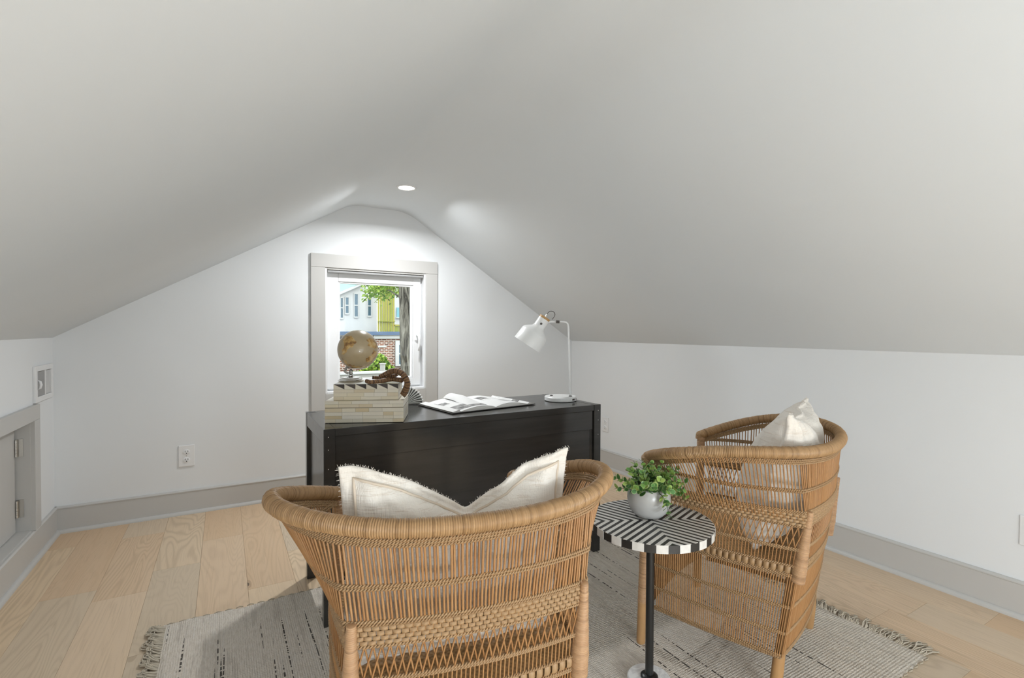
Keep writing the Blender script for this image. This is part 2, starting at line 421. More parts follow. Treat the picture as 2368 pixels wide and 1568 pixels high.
# two unseen fill globes, added behind the camera to brighten the room
M_SHADE=mat('fill_stand',(.80,.80,.80),.4)
def fill_globe(loc,watt,label):
    t=tag(empty('fill_lamp',loc),label,'fill lamp','fill lamps')
    m=MB(); m.lathe([(.13,0.0005),(.13,.015),(.02,.025)],32); m.build('base',M_SHADE,t,smooth=True,angle=40)
    m=MB(); m.lathe([(.011,.02),(.011,.33)],14); m.build('pole',M_SHADE,t,smooth=True,angle=40)
    m=MB(); m.lathe([(.035,.32),(.045,.335),(.045,.352),(.02,.356)],24); m.build('socket',M_SHADE,t,smooth=True,angle=40)
    d=bpy.data.lights.new('lamp','POINT'); d.shadow_soft_size=.14; d.energy=watt; d.color=(.885,.95,1)
    o=bpy.data.objects.new('fill_bulb',d); COL.objects.link(o); o.parent=t; o.location=(0,0,.50)
fill_globe((.90,-.50,0),20,'unseen fill globe added on the floor just behind the camera')
fill_globe((.30,-1.10,0),36,'unseen fill globe added on the floor further behind the camera')

# ------------------------------------------------------------------ access door, vent, outlets
dr=struct(empty('door_1',(XL,(DY0+DY1)/2,DZ0))); iv=Matrix.Translation(-dr.location)
box('door_panel',(XL-.075,DY0+.003,DZ0+.003,XL-.052,DY1-.012,DZ1-.004),M_TRIM,dr,.002,iv)
box('jamb',(XL-.10,DY1-.001,DZ0,XL+.001,DY1+.012,DZ1),M_TRIM,dr,.001,iv); box('jamb',(XL-.10,DY0-.012,DZ0,XL+.001,DY0+.001,DZ1),M_TRIM,dr,.001,iv)
box('head_jamb',(XL-.10,DY0,DZ1-.001,XL+.001,DY1,DZ1+.012),M_TRIM,dr,.001,iv); box('sill',(XL-.10,DY0,DZ0-.012,XL+.001,DY1,DZ0+.001),M_TRIM,dr,.001,iv)
box('casing_side',(XL,DY1,.1455,XL+.018,DY1+.078,DZ1),M_TRIM,dr,.0015,iv); box('casing_side',(XL,DY0-.078,.1455,XL+.018,DY0,DZ1),M_TRIM,dr,.0015,iv)
box('casing_head',(XL,DY0-.078,DZ1+.0005,XL+.018,DY1+.078,DZ1+.074),M_TRIM,dr,.0015,iv)
for hz in (.552,.262):
    h=empty('hinge',(0,0,0),parent=dr)
    for k in range(5):
        m=MB(); z0=hz-.04+k*.0162; m.tube([iv@Vector((XL-.047,DY1-.012,z0)),iv@Vector((XL-.047,DY1-.012,z0+.0155))],.0062,12); m.build('knuckle',M_NICKEL,h,smooth=True,angle=40)
    box('leaf_plate',(XL-.05,DY1-.004,hz-.042,XL-.025,DY1-.0005,hz+.043),M_NICKEL,h,.0005,iv)
# unseen panel behind the eave space, blocks light shining through the opening
struct(box('eave_blocker',(XL-TH-.02,DY0-.1,-.1,XL-TH+.002,DY1+.1,HL-.1),M_TRIM,bevel=0))

v=tag(empty('air_vent',(XL,3.395,.755)),'white rectangular air register on the low wall above the access door','vent'); iv=Matrix.Translation(-v.location)
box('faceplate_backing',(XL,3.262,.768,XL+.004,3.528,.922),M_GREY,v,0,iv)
m=MB()
for b in ((3.25,.755,3.278,.935),(3.512,.755,3.54,.935),(3.278,.755,3.512,.782),(3.278,.908,3.512,.935),(3.396,.782,3.408,.908)): m.box(XL,b[0],b[1],XL+.012,b[2],b[3],M=iv)
m.build('faceplate',M_PLASTIC,v,bevel=.002)
for k in range(9):
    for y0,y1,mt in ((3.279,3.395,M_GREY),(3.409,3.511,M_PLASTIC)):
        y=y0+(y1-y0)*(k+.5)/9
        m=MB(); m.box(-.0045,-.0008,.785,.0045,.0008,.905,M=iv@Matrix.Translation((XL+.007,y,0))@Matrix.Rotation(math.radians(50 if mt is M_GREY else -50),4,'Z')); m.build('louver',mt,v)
m=MB(); m.tube([iv@Vector(p) for p in ((XL+.008,3.285,.865),(XL+.02,3.283,.858),(XL+.023,3.283,.842),(XL+.02,3.283,.826),(XL+.008,3.285,.819))],[.003,.005,.006,.005,.003],8); m.build('lever',M_PLASTIC,v,smooth=True)

def outlet(loc,rz,label,w=.083,h=.130):
    o=tag(empty('wall_outlet',loc,rz),label,'outlet','wall outlets')   # local: x along wall, -y into the room
    box('cover_plate',(-w/2,-.006,-h/2,w/2,0,h/2),M_PLASTIC,o,.003)
    for zc in (.024,-.024):
        m=MB(); m.lathe([(.0175,0),(.0175,.0025),(.0165,.003)],24,M=Matrix.Translation((0,-.006,zc))@Matrix.Rotation(PI/2,4,'X')@Matrix.Diagonal((1,.86,1,1)))
        s=m.build('socket',M_WHITE,o,smooth=True,angle=40)
        for x in (-.007,.007): box('slot',(x-.0013,-.0095,zc-.001,x+.0013,-.0088,zc+.009),M_DARK,s,0)
        m=MB(); m.lathe([(.0028,0),(.0028,.0006)],10,M=Matrix.Translation((0,-.009,zc-.008))@Matrix.Rotation(PI/2,4,'X')); m.build('slot',M_DARK,s)
    m=MB(); m.lathe([(.003,0),(.0025,.001)],10,M=Matrix.Translation((0,-.006,0))@Matrix.Rotation(PI/2,4,'X')); m.build('screw',M_NICKEL,o)
outlet((-.201,YF,.352),0,'white duplex outlet on the window wall left of the desk')
outlet((XR,3.12,.352),-PI/2,'small white outlet on the right wall just past the desk end',.076,.12)
outlet((XR,.63,.345),-PI/2,'white outlet plate on the right wall cut by the photo edge',.083,.118)

# ------------------------------------------------------------------ rug
RUGZ=.007; RX0,RX1,RY0,RY1=-.20,2.085,.735,2.252
rug=tag(empty('area_rug',((RX0+RX1)/2,(RY0+RY1)/2,0)),'beige and grey heathered flatweave rug with dark flecks and fringed ends','rug')
iv=Matrix.Translation(-rug.location)
NX,NY=150,100; m=MB(); vs_=[];fs_=[]
rg=random.Random(5)
wob=[rg.uniform(0,6.28) for _ in range(8)]
def edge(t,k): return .005*math.sin(9*t+wob[k])+.003*math.sin(31*t+wob[k+1])
for s in (1,0):
    for j in range(NY+1):
        for i in range(NX+1):
            a=i/NX;b=j/NY
            x=RX0+(RX1-RX0)*a+ (edge(b*3,0)*(1-a)+edge(b*3,2)*a); y=RY0+(RY1-RY0)*b+(edge(a*4,4)*(1-b)+edge(a*4,6)*b)
            z=(RUGZ+.0006*math.sin(x*160+2*math.sin(y*5))*1 if s else .0005)
            if s and (i in(0,NX) or j in (0,NY)): z*=.6
            vs_.append((x,y,z))
T=(NX+1)*(NY+1)
for j in range(NY):
    for i in range(NX):
        a=j*(NX+1)+i; fs_.append((a,a+1,a+NX+2,a+NX+1)); b=a+T; fs_.append((b,b+NX+1,b+NX+2,b+1))
for i in range(NX):
    fs_.append((i,T+i,T+i+1,i+1)); a=NY*(NX+1)+i; fs_.append((a,a+1,T+a+1,T+a))
for j in range(NY):
    a=j*(NX+1); fs_.append((a,a+NX+1,T+a+NX+1,T+a)); a+=NX; fs_.append((a,T+a,T+a+NX+1,a+NX+1))
m.add([iv@Vector(p) for p in vs_],fs_); m.build('woven_field',M_RUG,rug,smooth=True,angle=50)
def fringe(xe,sgn,y0,y1,nb,loopy):
    m=MB()
    for k in range(nb):
        yb=y0+(y1-y0)*(k+.5)/nb; drift=.03*math.sin(yb*7)+rg.uniform(-.02,.02); L=rg.uniform(.045,.085)
        for q in range(6):
            y=yb+rg.uniform(-.006,.006); x=xe-sgn*.006; pts=[(x,y,.005)]
            l=L*rg.uniform(.75,1.1); dr_=drift+rg.uniform(-.018,.018)
            hz=rg.uniform(.003,.012)
            for t in (.25,.5,.75,1):
                if loopy: xx=x+sgn*l*.75*math.sin(t*PI*.78); yy=y+dr_*t+.03*(t*t)
                else: xx=x+sgn*l*t; yy=y+dr_*t+.004*math.sin(t*9+q)
                pts.append((xx,yy,.002+hz*math.sin(PI*min(1,t*.9+.05))+.0015*(q%3)))
            m.tube([iv@Vector(p) for p in pts],[.0020,.0020,.0019,.0018,.0013],5)
    o=m.build('fringe',M_FRINGE,rug,smooth=True); o['kind']='stuff'
fringe(RX1,1,RY0+.01,RY1-.01,95,False); fringe(RX0,-1,RY0+.01,RY1-.01,95,True)
# rolled selvedge loops at the short end
m=MB()
for k in range(60):
    x=RX0+.02+(RX1-RX0-.04)*k/59
    for yy in (RY0,RY1): m.tube([iv@Vector((x-.012,yy,.004)),iv@Vector((x,yy+(-.004 if yy==RY0 else .004),.006)),iv@Vector((x+.012,yy,.004))],.0022,5)
o=m.build('selvedge',M_FRINGE,rug,smooth=True); o['kind']='stuff'

# ------------------------------------------------------------------ desk
DX0,DX1,DYF,DYB,DZT=.316,1.640,1.930,2.400,.750
desk=tag(empty('desk',((DX0+DX1)/2,(DYF+DYB)/2,0)),'long black wooden desk with a panelled front standing below the window','desk'); iv=Matrix.Translation(-desk.location)
P=.042
def dk(nm,b,bev=.0018): return box(nm,b,M_BLACK,desk,bev,iv)
for x0 in (DX0,DX1-P):
    dk('leg',(x0,DYF,RUGZ+.0008,x0+P,DYF+.036,DZT)); dk('leg',(x0,DYB-.036,0.0005,x0+P,DYB,DZT))
dk('desk_top',(DX0+P,DYF+.002,DZT-.030,DX1-P,DYB-.002,DZT-.001))
dk('side_rail',(DX0+.001,DYF+.036,DZT-.06,DX0+P,DYB-.036,DZT-.0005)); dk('side_rail',(DX1-P,DYF+.036,DZT-.06,DX1-.001,DYB-.036,DZT-.0005))
dk('side_panel',(DX0+.012,DYF+.036,.16,DX0+.028,DYB-.036,DZT-.06)); dk('side_panel',(DX1-.028,DYF+.036,.16,DX1-.012,DYB-.036,DZT-.06))
dk('apron',(DX0+P,DYF+.008,DZT-.124,DX1-P-.004,DYF+.030,DZT-.030)); dk('modesty_panel',(DX0+P,DYF+.019,.16,DX1-P-.012,DYF+.034,DZT-.124))
dk('side_stretcher',(DX0+.008,DYF+.036,.12,DX0+.036,DYB-.036,.16)); dk('side_stretcher',(DX1-.036,DYF+.036,.12,DX1-.008,DYB-.036,.16))
dk('back_rail',(DX0+P,DYB-.030,DZT-.09,DX1-P,DYB-.010,DZT-.030))

M_PEG=mat('pale_peg',(.55,.53,.50),.5)
for x_ in (DX0+P/2-.004,DX1-P/2+.004):
    for z_ in (DZT-.030,DZT-.078,DZT-.150):
        m=MB(); m.lathe([(.0018,0),(.0018,.0005)],8,M=iv@Matrix.Translation((x_,DYF,z_))@Matrix.Rotation(PI/2,4,'X')); m.build('screw_peg',M_PEG,desk)

# ------------------------------------------------------------------ bone inlay boxes
def bone_mat():
    m=mat('bone_tile',(.75,.70,.58),.35,.4); t=NT(m); r=t.rnd(); o=t.obj()
    c=t.ramp(r,[(0,(.70,.66,.56)),(.35,(.78,.74,.64)),(.6,(.72,.64,.47)),(.8,(.80,.77,.70)),(1,(.62,.50,.30))])
    n=t.noise(t.mapping(o,(6,20,60)),1.0,4); c=t.mix(t.math('MULTIPLY',n,.35),c,(.60,.50,.33)); t.color(c); return m
M_BONE=bone_mat(); M_HORN=rattan('dark_horn',(.07,.055,.045),(.11,.085,.07),(.05,.04,.035),.35,80)
M_GROUT=mat('box_joint',(.30,.26,.19),.7)
SLOT={}
def tile_face(par,M,L,rows,rg,t=.0012):
    """rows: list of (z0,z1); bone tiles laid in M-space x=along, z=up, -y outward"""
    for (z0,z1) in rows:
        x=0
        while x<L-.001:
            w=min(rg.choice((.040,.052,.066,.08)),L-x)
            if L-x-w<.02: w=L-x
            key=(round(w,4),round(z1-z0,4))
            if key not in SLOT:
                m=MB(); g=.00035; m.box(g,-t,g,w-g,0,z1-z0-g); SLOT[key]=m.mesh('bone_tile',M_BONE)
            link('bone_tile',SLOT[key],par,M@Matrix.Translation((x,0,z0))); x+=w
def bone_box(name,loc,rz,L,D,H,rows,label,saw=None):
    o=tag(empty(name,loc,rz),label,'box','bone inlay boxes'); rg=random.Random(len(label))
    body=MB(); e=.0013; body.box(e,e,.0005,L-e,D-e,H-.0012); body.build('carcass',M_GROUT,o)
    faces=((Matrix.Identity(4),L),(Matrix.Translation((L,0,0))@Matrix.Rotation(PI/2,4,'Z'),D),(Matrix.Translation((L,D,0))@Matrix.Rotation(PI,4,'Z'),L),(Matrix.Translation((0,D,0))@Matrix.Rotation(-PI/2,4,'Z'),D))
    for M,l in faces:
        Mi=M@Matrix.Translation((0,.0013,0)); tile_face(o,Mi,l,rows,rg)
        if saw:
            z0,z1=saw; k=max(2,round(l/.0395)); w=l/k
            key=('saw',round(w,4))
            if key not in SLOT:
                a=MB(); g=.0003
                a.prism([(g,g),(w-g,g),(g,z1-z0-g)],0,.0012,M=Matrix.Rotation(PI/2,4,'X')); SLOT[key]=a.mesh('sawtooth_tile',M_BONE)
                b=MB(); b.prism([(w-g,g*3),(w-g,z1-z0-g),(g*3,z1-z0-g)],0,.0011,M=Matrix.Rotation(PI/2,4,'X')); SLOT[key+(1,)]=b.mesh('horn_tile',M_HORN)
            for i in range(k):
                link('sawtooth_tile',SLOT[key],o,Mi@Matrix.Translation((i*w,0,z0))); link('horn_tile',SLOT[key+(1,)],o,Mi@Matrix.Translation((i*w,0,z0)))
    # lid top
    tw=.03; k=int(round(D/tw))
    Mt=Matrix.Translation((0,0,H-.0013))@Matrix.Rotation(-PI/2,4,'X')@Matrix.Scale(-1,4,(0,0,1))
    Mt=Matrix.Translation((0,0,H-.0013))@Matrix(((1,0,0,0),(0,0,1,0),(0,-1,0,0),(0,0,0,1)))
    tile_face(o,Mt,L,[(i*D/k,(i+1)*D/k) for i in range(k)],rg)
    return o
ang=math.atan2(1.938-2.061,.622-.342)
h1=.0865
bone_box('bone_inlay_box',(.342,2.061,DZT+.0006),ang,.3055,.205,h1,[(0,.0145),(.0145,.0275),(.0275,.042),(.042,.0575),(.0605,.0735),(.0735,.0865)],'larger cream bone inlay box standing directly on the desk')
h2=.0645
ang2=math.atan2(1.955-2.054,.606-.371)
bone_box('bone_inlay_box',(.371+.012*.4,2.054+.012,DZT+h1+.0012),ang2,.254,.165,h2,[(0,.0145),(.0145,.030),(.030,.0435)],'smaller bone box with a dark sawtooth border stacked on the larger one',saw=(.0435,.0645))
ZB=DZT+h1+h2+.0018
CRv=Vector((math.cos(YAW),-math.sin(YAW),0)); CFv=Vector((math.sin(YAW),math.cos(YAW),0))

# ------------------------------------------------------------------ globe
M_SILVER=mat('polished_silver',(.78,.77,.75),.18,metal=1); M_PEWTER=mat('pewter_arm',(.36,.34,.31),.35,metal=1)
def globe_mat():
    m=mat('antique_ocean',(.60,.52,.38),.3,.5,coat=.4); t=NT(m); o=t.obj()
    n=t.noise(o,22,4); t.color(t.mix(n,(.36,.275,.155),(.46,.37,.235))); return m
def land_mat():
    m=mat('antique_land',(.5,.33,.11),.3,.5,coat=.4); t=NT(m); o=t.obj()
    n=t.noise(o,45,4); t.color(t.ramp(n,[(.35,(.20,.10,.035)),(.5,(.50,.30,.09)),(.62,(.58,.42,.20))])); return m
gb=Vector((.466,2.168,ZB)); 
def onz(px,z):
    d=F+CR*((px[0]-1184)/FPX)-CU*((px[1]-784)/FPX); t=(z-CAMH)/d.z; return Vector((0,0,CAMH))+d*t
gc=gb+CRv*.030+Vector((0,0,.133)); GR=.0835
gl=tag(empty('desk_globe',gb),'small antique beige globe on a silver stand on the bone boxes','globe')
iv=Matrix.Translation(-gl.location)
m=MB(); m.lathe([(.0,0),(.052,0),(.053,.004),(.049,.006),(.047,.010),(.041,.012),(.039,.016),(.014,.018),(.009,.022),(.009,.026)],40); m.build('base',M_SILVER,gl,smooth=True,angle=35)
m=MB(); m.lathe([(.006,.026),(.0085,.030),(.0065,.036),(.0085,.044),(.004,.050)],20); m.build('finial',M_PEWTER,gl,smooth=True)
axis=(CRv*-.50+Vector((0,0,-.86))).normalized()
south=gc+axis*GR-gl.location
p0=Vector((0,0,.034))
arm=[p0+CRv*-.004,p0+CRv*-.014+Vector((0,0,-.002)),p0+CRv*-.028+Vector((0,0,.006)),south+CRv*-.012+Vector((0,0,-.016)),south+CRv*-.006+Vector((0,0,-.003)),south]
m=MB(); m.tube(arm,[.0035,.0045,.005,.005,.0045,.004],10); m.build('arm',M_PEWTER,gl,smooth=True)
m=MB(); m.tube([south-axis*.002,south+axis*.007],[.009,.006],14); m.build('pole_cap',M_PEWTER,gl,smooth=True,angle=40)
LANDS=[[(440,150),(500,155),(520,200),(568,240),(540,280),(520,315),(470,335),(440,355),(420,400),(380,440),(350,440),(365,360),(392,290),(372,240),(372,200),(400,165)],
 [(715,215),(760,185),(820,205),(862,250),(885,310),(880,370),(855,340),(820,350),(790,330),(760,330),(735,300),(745,260)],
 [(820,370),(870,400),(880,440),(850,490),(800,545),(740,560),(700,545),(712,500),(750,470),(790,450),(800,410)],
 [(360,500),(400,530),(440,580),(520,610),(620,625),(680,610),(700,625),(640,655),(560,660),(470,630),(400,580)]]
def inside(p,poly):
    c=False; j=len(poly)-1
    for i in range(len(poly)):
        if (poly[i][1]>p[1])!=(poly[j][1]>p[1]) and p[0]<(poly[j][0]-poly[i][0])*(p[1]-poly[i][1])/(poly[j][1]-poly[i][1])+poly[i][0]: c=not c
        j=i
    return c
view=(gc-Vector((0,0,CAMH))).normalized(); vr=view.cross(Vector((0,0,1))).normalized(); vu=vr.cross(view)
sph=MB(); lands=[MB() for _ in LANDS]; N1,N2=96,48
def sp(i,j,r): 
    a=2*PI*i/N1;b=PI*j/N2; return Vector((math.cos(a)*math.sin(b),math.sin(a)*math.sin(b),math.cos(b)))*r+gc-gl.location
vs_=[];fs_=[]
for j in range(N2+1):
    for i in range(N1): vs_.append(sp(i,j,GR))
for j in range(N2):
    for i in range(N1): fs_.append((j*N1+i,(j+1)*N1+i,(j+1)*N1+(i+1)%N1,j*N1+(i+1)%N1))
sph.add(vs_,fs_); ball=sph.build('sphere',globe_mat(),gl,smooth=True)
ML=land_mat()
K=3
for j in range(N2*K):
    for i in range(N1*K):
        a=2*PI*(i+.5)/(N1*K);b=PI*(j+.5)/(N2*K); d=Vector((math.cos(a)*math.sin(b),math.sin(a)*math.sin(b),math.cos(b)))
        if d.dot(view)>-.05: continue
        p=(587+310*d.dot(vr),365-310*d.dot(vu))
        p=(p[0]+6*math.sin(p[1]*.09),p[1]+6*math.sin(p[0]*.11))
        for li,poly in enumerate(LANDS):
            if inside(p,poly):
                q4=[]
                for (ii,jj) in ((i,j),(i,j+1),(i+1,j+1),(i+1,j)):
                    aa=2*PI*ii/(N1*K);bb=PI*jj/(N2*K); q4.append(Vector((math.cos(aa)*math.sin(bb),math.sin(aa)*math.sin(bb),math.cos(bb)))*GR*1.0035+gc-gl.location)
                lands[li].add(q4,[(0,1,2,3)])
for l in lands: l.build('landmass',ML,ball)

# ------------------------------------------------------------------ brown rope ornament and striped ornament
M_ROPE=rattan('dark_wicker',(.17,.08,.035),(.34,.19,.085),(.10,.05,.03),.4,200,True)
ropec=Vector((.60,2.10,ZB))
def sc_pt(px,py,depth):
    """point seen at a crop pixel of the ornament, at a given distance along the view axis"""
    X=740+px*.1467; Y=760+py*.1467
    d=F+CR*((X-1184)/FPX)-CU*((Y-784)/FPX); return Vector((0,0,CAMH))+d*depth
rp=tag(empty('wicker_rope',(.60,2.10,ZB)),'dark brown ribbed wicker rope looped over the right end of the small box','ornament'); iv=Matrix.Translation(-rp.location)
def smoothpath(p,n=10):
    out=[]; P_=[p[0]]+p+[p[-1]]
    for i in range(1,len(P_)-2):
        for k in range(n):
            t=k/n; a,b,c,d=P_[i-1],P_[i],P_[i+1],P_[i+2]
            out.append(.5*((2*b)+(-a+c)*t+(2*a-5*b+4*c-d)*t*t+(-a+3*b-3*c+d)*t**3))
    out.append(p[-1]); return out
def ribbed(m,pts,r,pitch=.0050,n=12,taper=(1,1)):
    L=sum((pts[i+1]-pts[i]).length for i in range(len(pts)-1)); cnt=int(L/(pitch/4)); 
    res=[];rad=[];acc=0;i=0
    seg=[(pts[k+1]-pts[k]).length for k in range(len(pts)-1)]
    for k in range(cnt+1):
        s=L*k/cnt
        while i<len(seg)-1 and acc+seg[i]<s: acc+=seg[i]; i+=1
        t=(s-acc)/max(seg[i],1e-9); res.append(pts[i].lerp(pts[i+1],min(1,t)))
        rad.append(r*(taper[0]+(taper[1]-taper[0])*k/cnt)*(.82+.26*abs(math.sin(PI*s/pitch))))
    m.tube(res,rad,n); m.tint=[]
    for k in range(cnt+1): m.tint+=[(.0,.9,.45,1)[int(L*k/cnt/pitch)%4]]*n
dz=2.08
def onbox(px,py,z):
    X=740+px*.1467; Y=760+py*.1467; return onz((X,Y),z)
c1=[onbox(735,828,ZB+.0105),onbox(800,842,ZB+.0115),onbox(960,825,ZB+.0115),onbox(1130,800,ZB+.012),onbox(1290,812,ZB+.012)]
c2=[onbox(825,770,ZB+.016),onbox(930,775,ZB+.014),onbox(1060,785,ZB+.015),onbox(1200,795,ZB+.013),onbox(1310,800,ZB+.014)]
b0=c1[-1]; dd=(b0-Vector((0,0,CAMH))).dot(F)
c3=[sc_pt(940,760,dd+.03),sc_pt(1030,720,dd+.03),sc_pt(1110,680,dd+.02),sc_pt(1200,668,dd),sc_pt(1290,705,dd-.01),sc_pt(1350,780,dd-.015),sc_pt(1378,870,dd-.015),sc_pt(1350,960,dd-.01),sc_pt(1318,1030,dd-.0),sc_pt(1298,1055,dd)]
c4=[sc_pt(1060,735,dd+.04),sc_pt(1140,745,dd+.035),sc_pt(1220,730,dd+.03)]
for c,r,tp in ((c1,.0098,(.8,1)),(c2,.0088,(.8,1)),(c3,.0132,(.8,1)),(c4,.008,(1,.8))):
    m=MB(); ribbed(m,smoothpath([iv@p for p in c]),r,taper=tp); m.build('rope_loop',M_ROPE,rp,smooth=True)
def striped():
    m=mat('striped_ceramic',(.8,.8,.78),.4); return m
so_=tag(empty('striped_ornament',(.72,2.16,DZT)),'white ribbed fan shaped ornament with dark grooves behind the bone boxes','ornament')
m=MB(); vs_=[];fs_=[]
base=onz((938,934),DZT); so_.location=(base.x,base.y,DZT+.0008)
MWS=mat('white_rib',(.80,.80,.77),.5); MDS=mat('groove',(.10,.10,.09),.7)
R_=.088; body=MB(); body.prism([(0,0)]+[(R_*.93*math.cos(a),R_*.93*math.sin(a)) for a in [i*PI/2/20*1.02 for i in range(21)]],-.011,.011,M=Matrix(((CRv.x,0,-CFv.x,0),(CRv.y,0,-CFv.y,0),(0,1,0,0),(0,0,0,1)))); 
body.build('core',MDS,so_)
for k in range(10):
    a=.04+k*(PI/2-.04)/9; d=CRv*math.cos(a)+Vector((0,0,math.sin(a))); m=MB()
    pts=[d*(R_*t)+Vector((0,0,.004*math.sin(t*3))) for t in (.12,.3,.5,.7,.85,1)]
    for s in (1,-1): m.tube([p-CFv*(.0105*s) for p in pts],[.001,.0018,.0026,.0032,.0034,.002],6)
    m.tube([d*R_*.98-CFv*.011,d*R_*.98+CFv*.011],.0032,6)
    m.build('rib',MWS,so_,smooth=True)

# ------------------------------------------------------------------ open book
def page_mat():
    m=mat('printed_page',(.82,.82,.81),.6,.3); t=NT(m); uv=t.n('ShaderNodeTexCoord').outputs['UV']
    sx=t.n('ShaderNodeSeparateXYZ',{0:uv}); u,v_=sx.outputs[0],sx.outputs[1]
    def rect(u0,u1,v0,v1):
        a=t.math('MULTIPLY',t.math('GREATER_THAN',u,u0),t.math('LESS_THAN',u,u1)); b=t.math('MULTIPLY',t.math('GREATER_THAN',v_,v0),t.math('LESS_THAN',v_,v1)); return t.math('MULTIPLY',a,b)
    img=t.ramp(t.noise(t.mapping(uv,(14,20,1)),1.0,5,.7),[(.35,(.05,.05,.05)),(.5,(.25,.245,.24)),(.65,(.62,.62,.61))])
    lines=t.math('GREATER_THAN',t.math('SINE',t.math('MULTIPLY',v_,260.0)),.2)
    txt=t.math('MULTIPLY',lines,t.math('GREATER_THAN',t.noise(t.mapping(uv,(90,42,1)),1.0,1),.45))
    c=t.mix(0.0,(.83,.83,.82),(.83,.83,.82))
    for r in ((.10,.44,.07,.36),(.06,.19,.55,.72),(.58,.70,.58,.80),(.72,.95,.25,.42)): c=t.mix(rect(*r),c,img)
    for r in ((.24,.44,.45,.90),(.56,.92,.47,.54),(.74,.94,.56,.88)): c=t.mix(t.math('MULTIPLY',t.math('MULTIPLY',rect(*r),txt),.45),c,(.2,.2,.2))
    t.color(c); return m
M_PAGE=page_mat(); M_PAPER=mat('page_edges',(.72,.70,.66),.8); M_COVER=mat('book_cover',(.06,.055,.05),.5)
bk=tag(empty('open_book',(1.106,2.053,DZT+.0008),math.radians(7.6)),'large open picture book lying flat in the middle of the desk','book')
BW,BH=.236,.315
def hgt(s): # page height across half, s 0 spine..1 fore-edge
    return .0035+.0225*math.sin(PI*min(1,s*1.12+.04))**.8*(1-s*.55) if s<.86 else .0035+.0075*(1-s)/.14+.003
def leaf_surface(side,top,nu=22,nv=10):
    m=MB(); vs_=[];fs_=[]
    for j in range(nv+1):
        for i in range(nu+1):
            s=i/nu; vs_.append((side*s*BW,BH*j/nv,top(s,j/nv)))
    for j in range(nv):
        for i in range(nu):
            a=j*(nu+1)+i; f=(a,a+1,a+nu+2,a+nu+1); fs_.append(f if side>0 else f[::-1])
    m.add(vs_,fs_); return m,nu,nv
def uvmap(o):
    me=o.data; uvl=me.uv_layers.new(name='UVMap')
    for l in me.loops:
        c=me.vertices[l.vertex_index].co; uvl.data[l.index].uv=(.5+c.x/(2*BW),c.y/BH)
for side in (-1,1):
    bxx=(-BW-.006,-.004,0,0,BH+.004,.0028) if side<0 else (0,-.004,0,BW+.006,BH+.004,.0028)
    box('cover',bxx,M_COVER,bk,.0008)
    # block of pages: solid with stepped edge
    m=MB(); nu=22
    lay=5
    for L_ in range(lay):
        f0=L_/lay; f1=(L_+.86)/lay; off=.004*(lay-1-L_)/lay
        vs_=[];fs_=[]
        for i in range(nu+1):
            s=i/nu; x=side*s*(BW-off); b=.003; h=hgt(s)-b-.0006
            for y in (0+off*.5,BH-off*.5):
                vs_ += [(x,y,b+h*f0),(x,y,b+h*f1)]
        for i in range(nu):
            a=4*i; c=a+4
            fs_+=[(a,c,c+1,a+1),(a+2,a+3,c+3,c+2),(a+1,c+1,c+3,a+3),(a,a+2,c+2,c)]
        a=4*nu; fs_.append((a,a+2,a+3,a+1)); m.add(vs_,fs_)
    m.build('page_block',M_PAPER,bk)
    m,_,_=leaf_surface(side,lambda s,v:hgt(s)+.0004); o=m.build('top_page',M_PAGE,bk,smooth=True); uvmap(o)
# one leaf curling up from the middle
m=MB(); vs_=[];fs_=[]; nu,nv=18,10
for j in range(nv+1):
    for i in range(nu+1):
        s=i/nu; v_=j/nv; lift=.030*min(1,.15+v_*1.4); a_=s*PI*.86
        x=-.115*s-.028*math.sin(a_)*0+.012*s*s*v_; z=hgt(min(.8,s*.5))*(1-.5*s)+.001+lift*math.sin(a_)**.8
        vs_.append((x,BH*(.22+.78*v_),max(z,hgt(min(.8,-x/BW))+.0008)))
for j in range(nv):
    for i in range(nu): a=j*(nu+1)+i; fs_.append((a,a+1,a+nu+2,a+nu+1))
m.add(vs_,fs_); o=m.build('curled_page',mat('plain_page',(.82,.82,.81),.6),bk,smooth=True)

# ------------------------------------------------------------------ desk lamp
M_LWHITE=mat('lamp_white',(.80,.80,.79),.35); M_LWOOD=mat('lamp_wood',(.50,.30,.12),.5); M_CORD=mat('dark_cord',(.06,.05,.045),.5)
lb=Vector((1.546,2.146,DZT+.0006)); lamp=tag(empty('desk_lamp',lb),'white task lamp with round base and tilted shade on the desk','lamp')
m=MB(); m.lathe([(.083,0),(.085,.002),(.085,.019),(.082,.022),(0.0,.0225)],48); m.build('base',M_LWHITE,lamp,smooth=True,angle=35)
pb=CRv*.050-CFv*.018
def lp(a,z,c=0): return pb+CRv*a+Vector((0,0,z))+CFv*c
m=MB(); m.lathe([(.009,0),(.009,.004),(.006,.006)],16,M=Matrix.Translation(lp(0,.021))); m.build('pole_collar',M_CORD,lamp,smooth=True,angle=40)
m=MB(); m.lathe([(.008,0),(.008,.003),(.005,.0045)],16,M=Matrix.Translation(CRv*-.048+CFv*.01+Vector((0,0,.0215)))); m.build('switch_button',M_CORD,lamp,smooth=True,angle=40)
H_=.4155
m=MB(); m.tube([lp(0,.02),lp(-.0046,.15),lp(-.0092,.30),lp(-.012,H_-.028),lp(-.015,H_-.012),lp(-.024,H_-.002),lp(-.036,H_),lp(-.066,H_+.001)],.0046,12); pole=m.build('pole',M_LWHITE,lamp,smooth=True)
m=MB(); m.tube([lp(-.060,H_),lp(-.078,H_+.001)],.0078,14); m.build('joint_sleeve',M_CORD,pole,smooth=True,angle=40)
m=MB(); m.tube([lp(-.076,H_+.001),lp(-.110,H_),lp(-.145,H_-.006)],[.0045,.006,.0075],12); m.build('arm',M_LWHITE,pole,smooth=True)
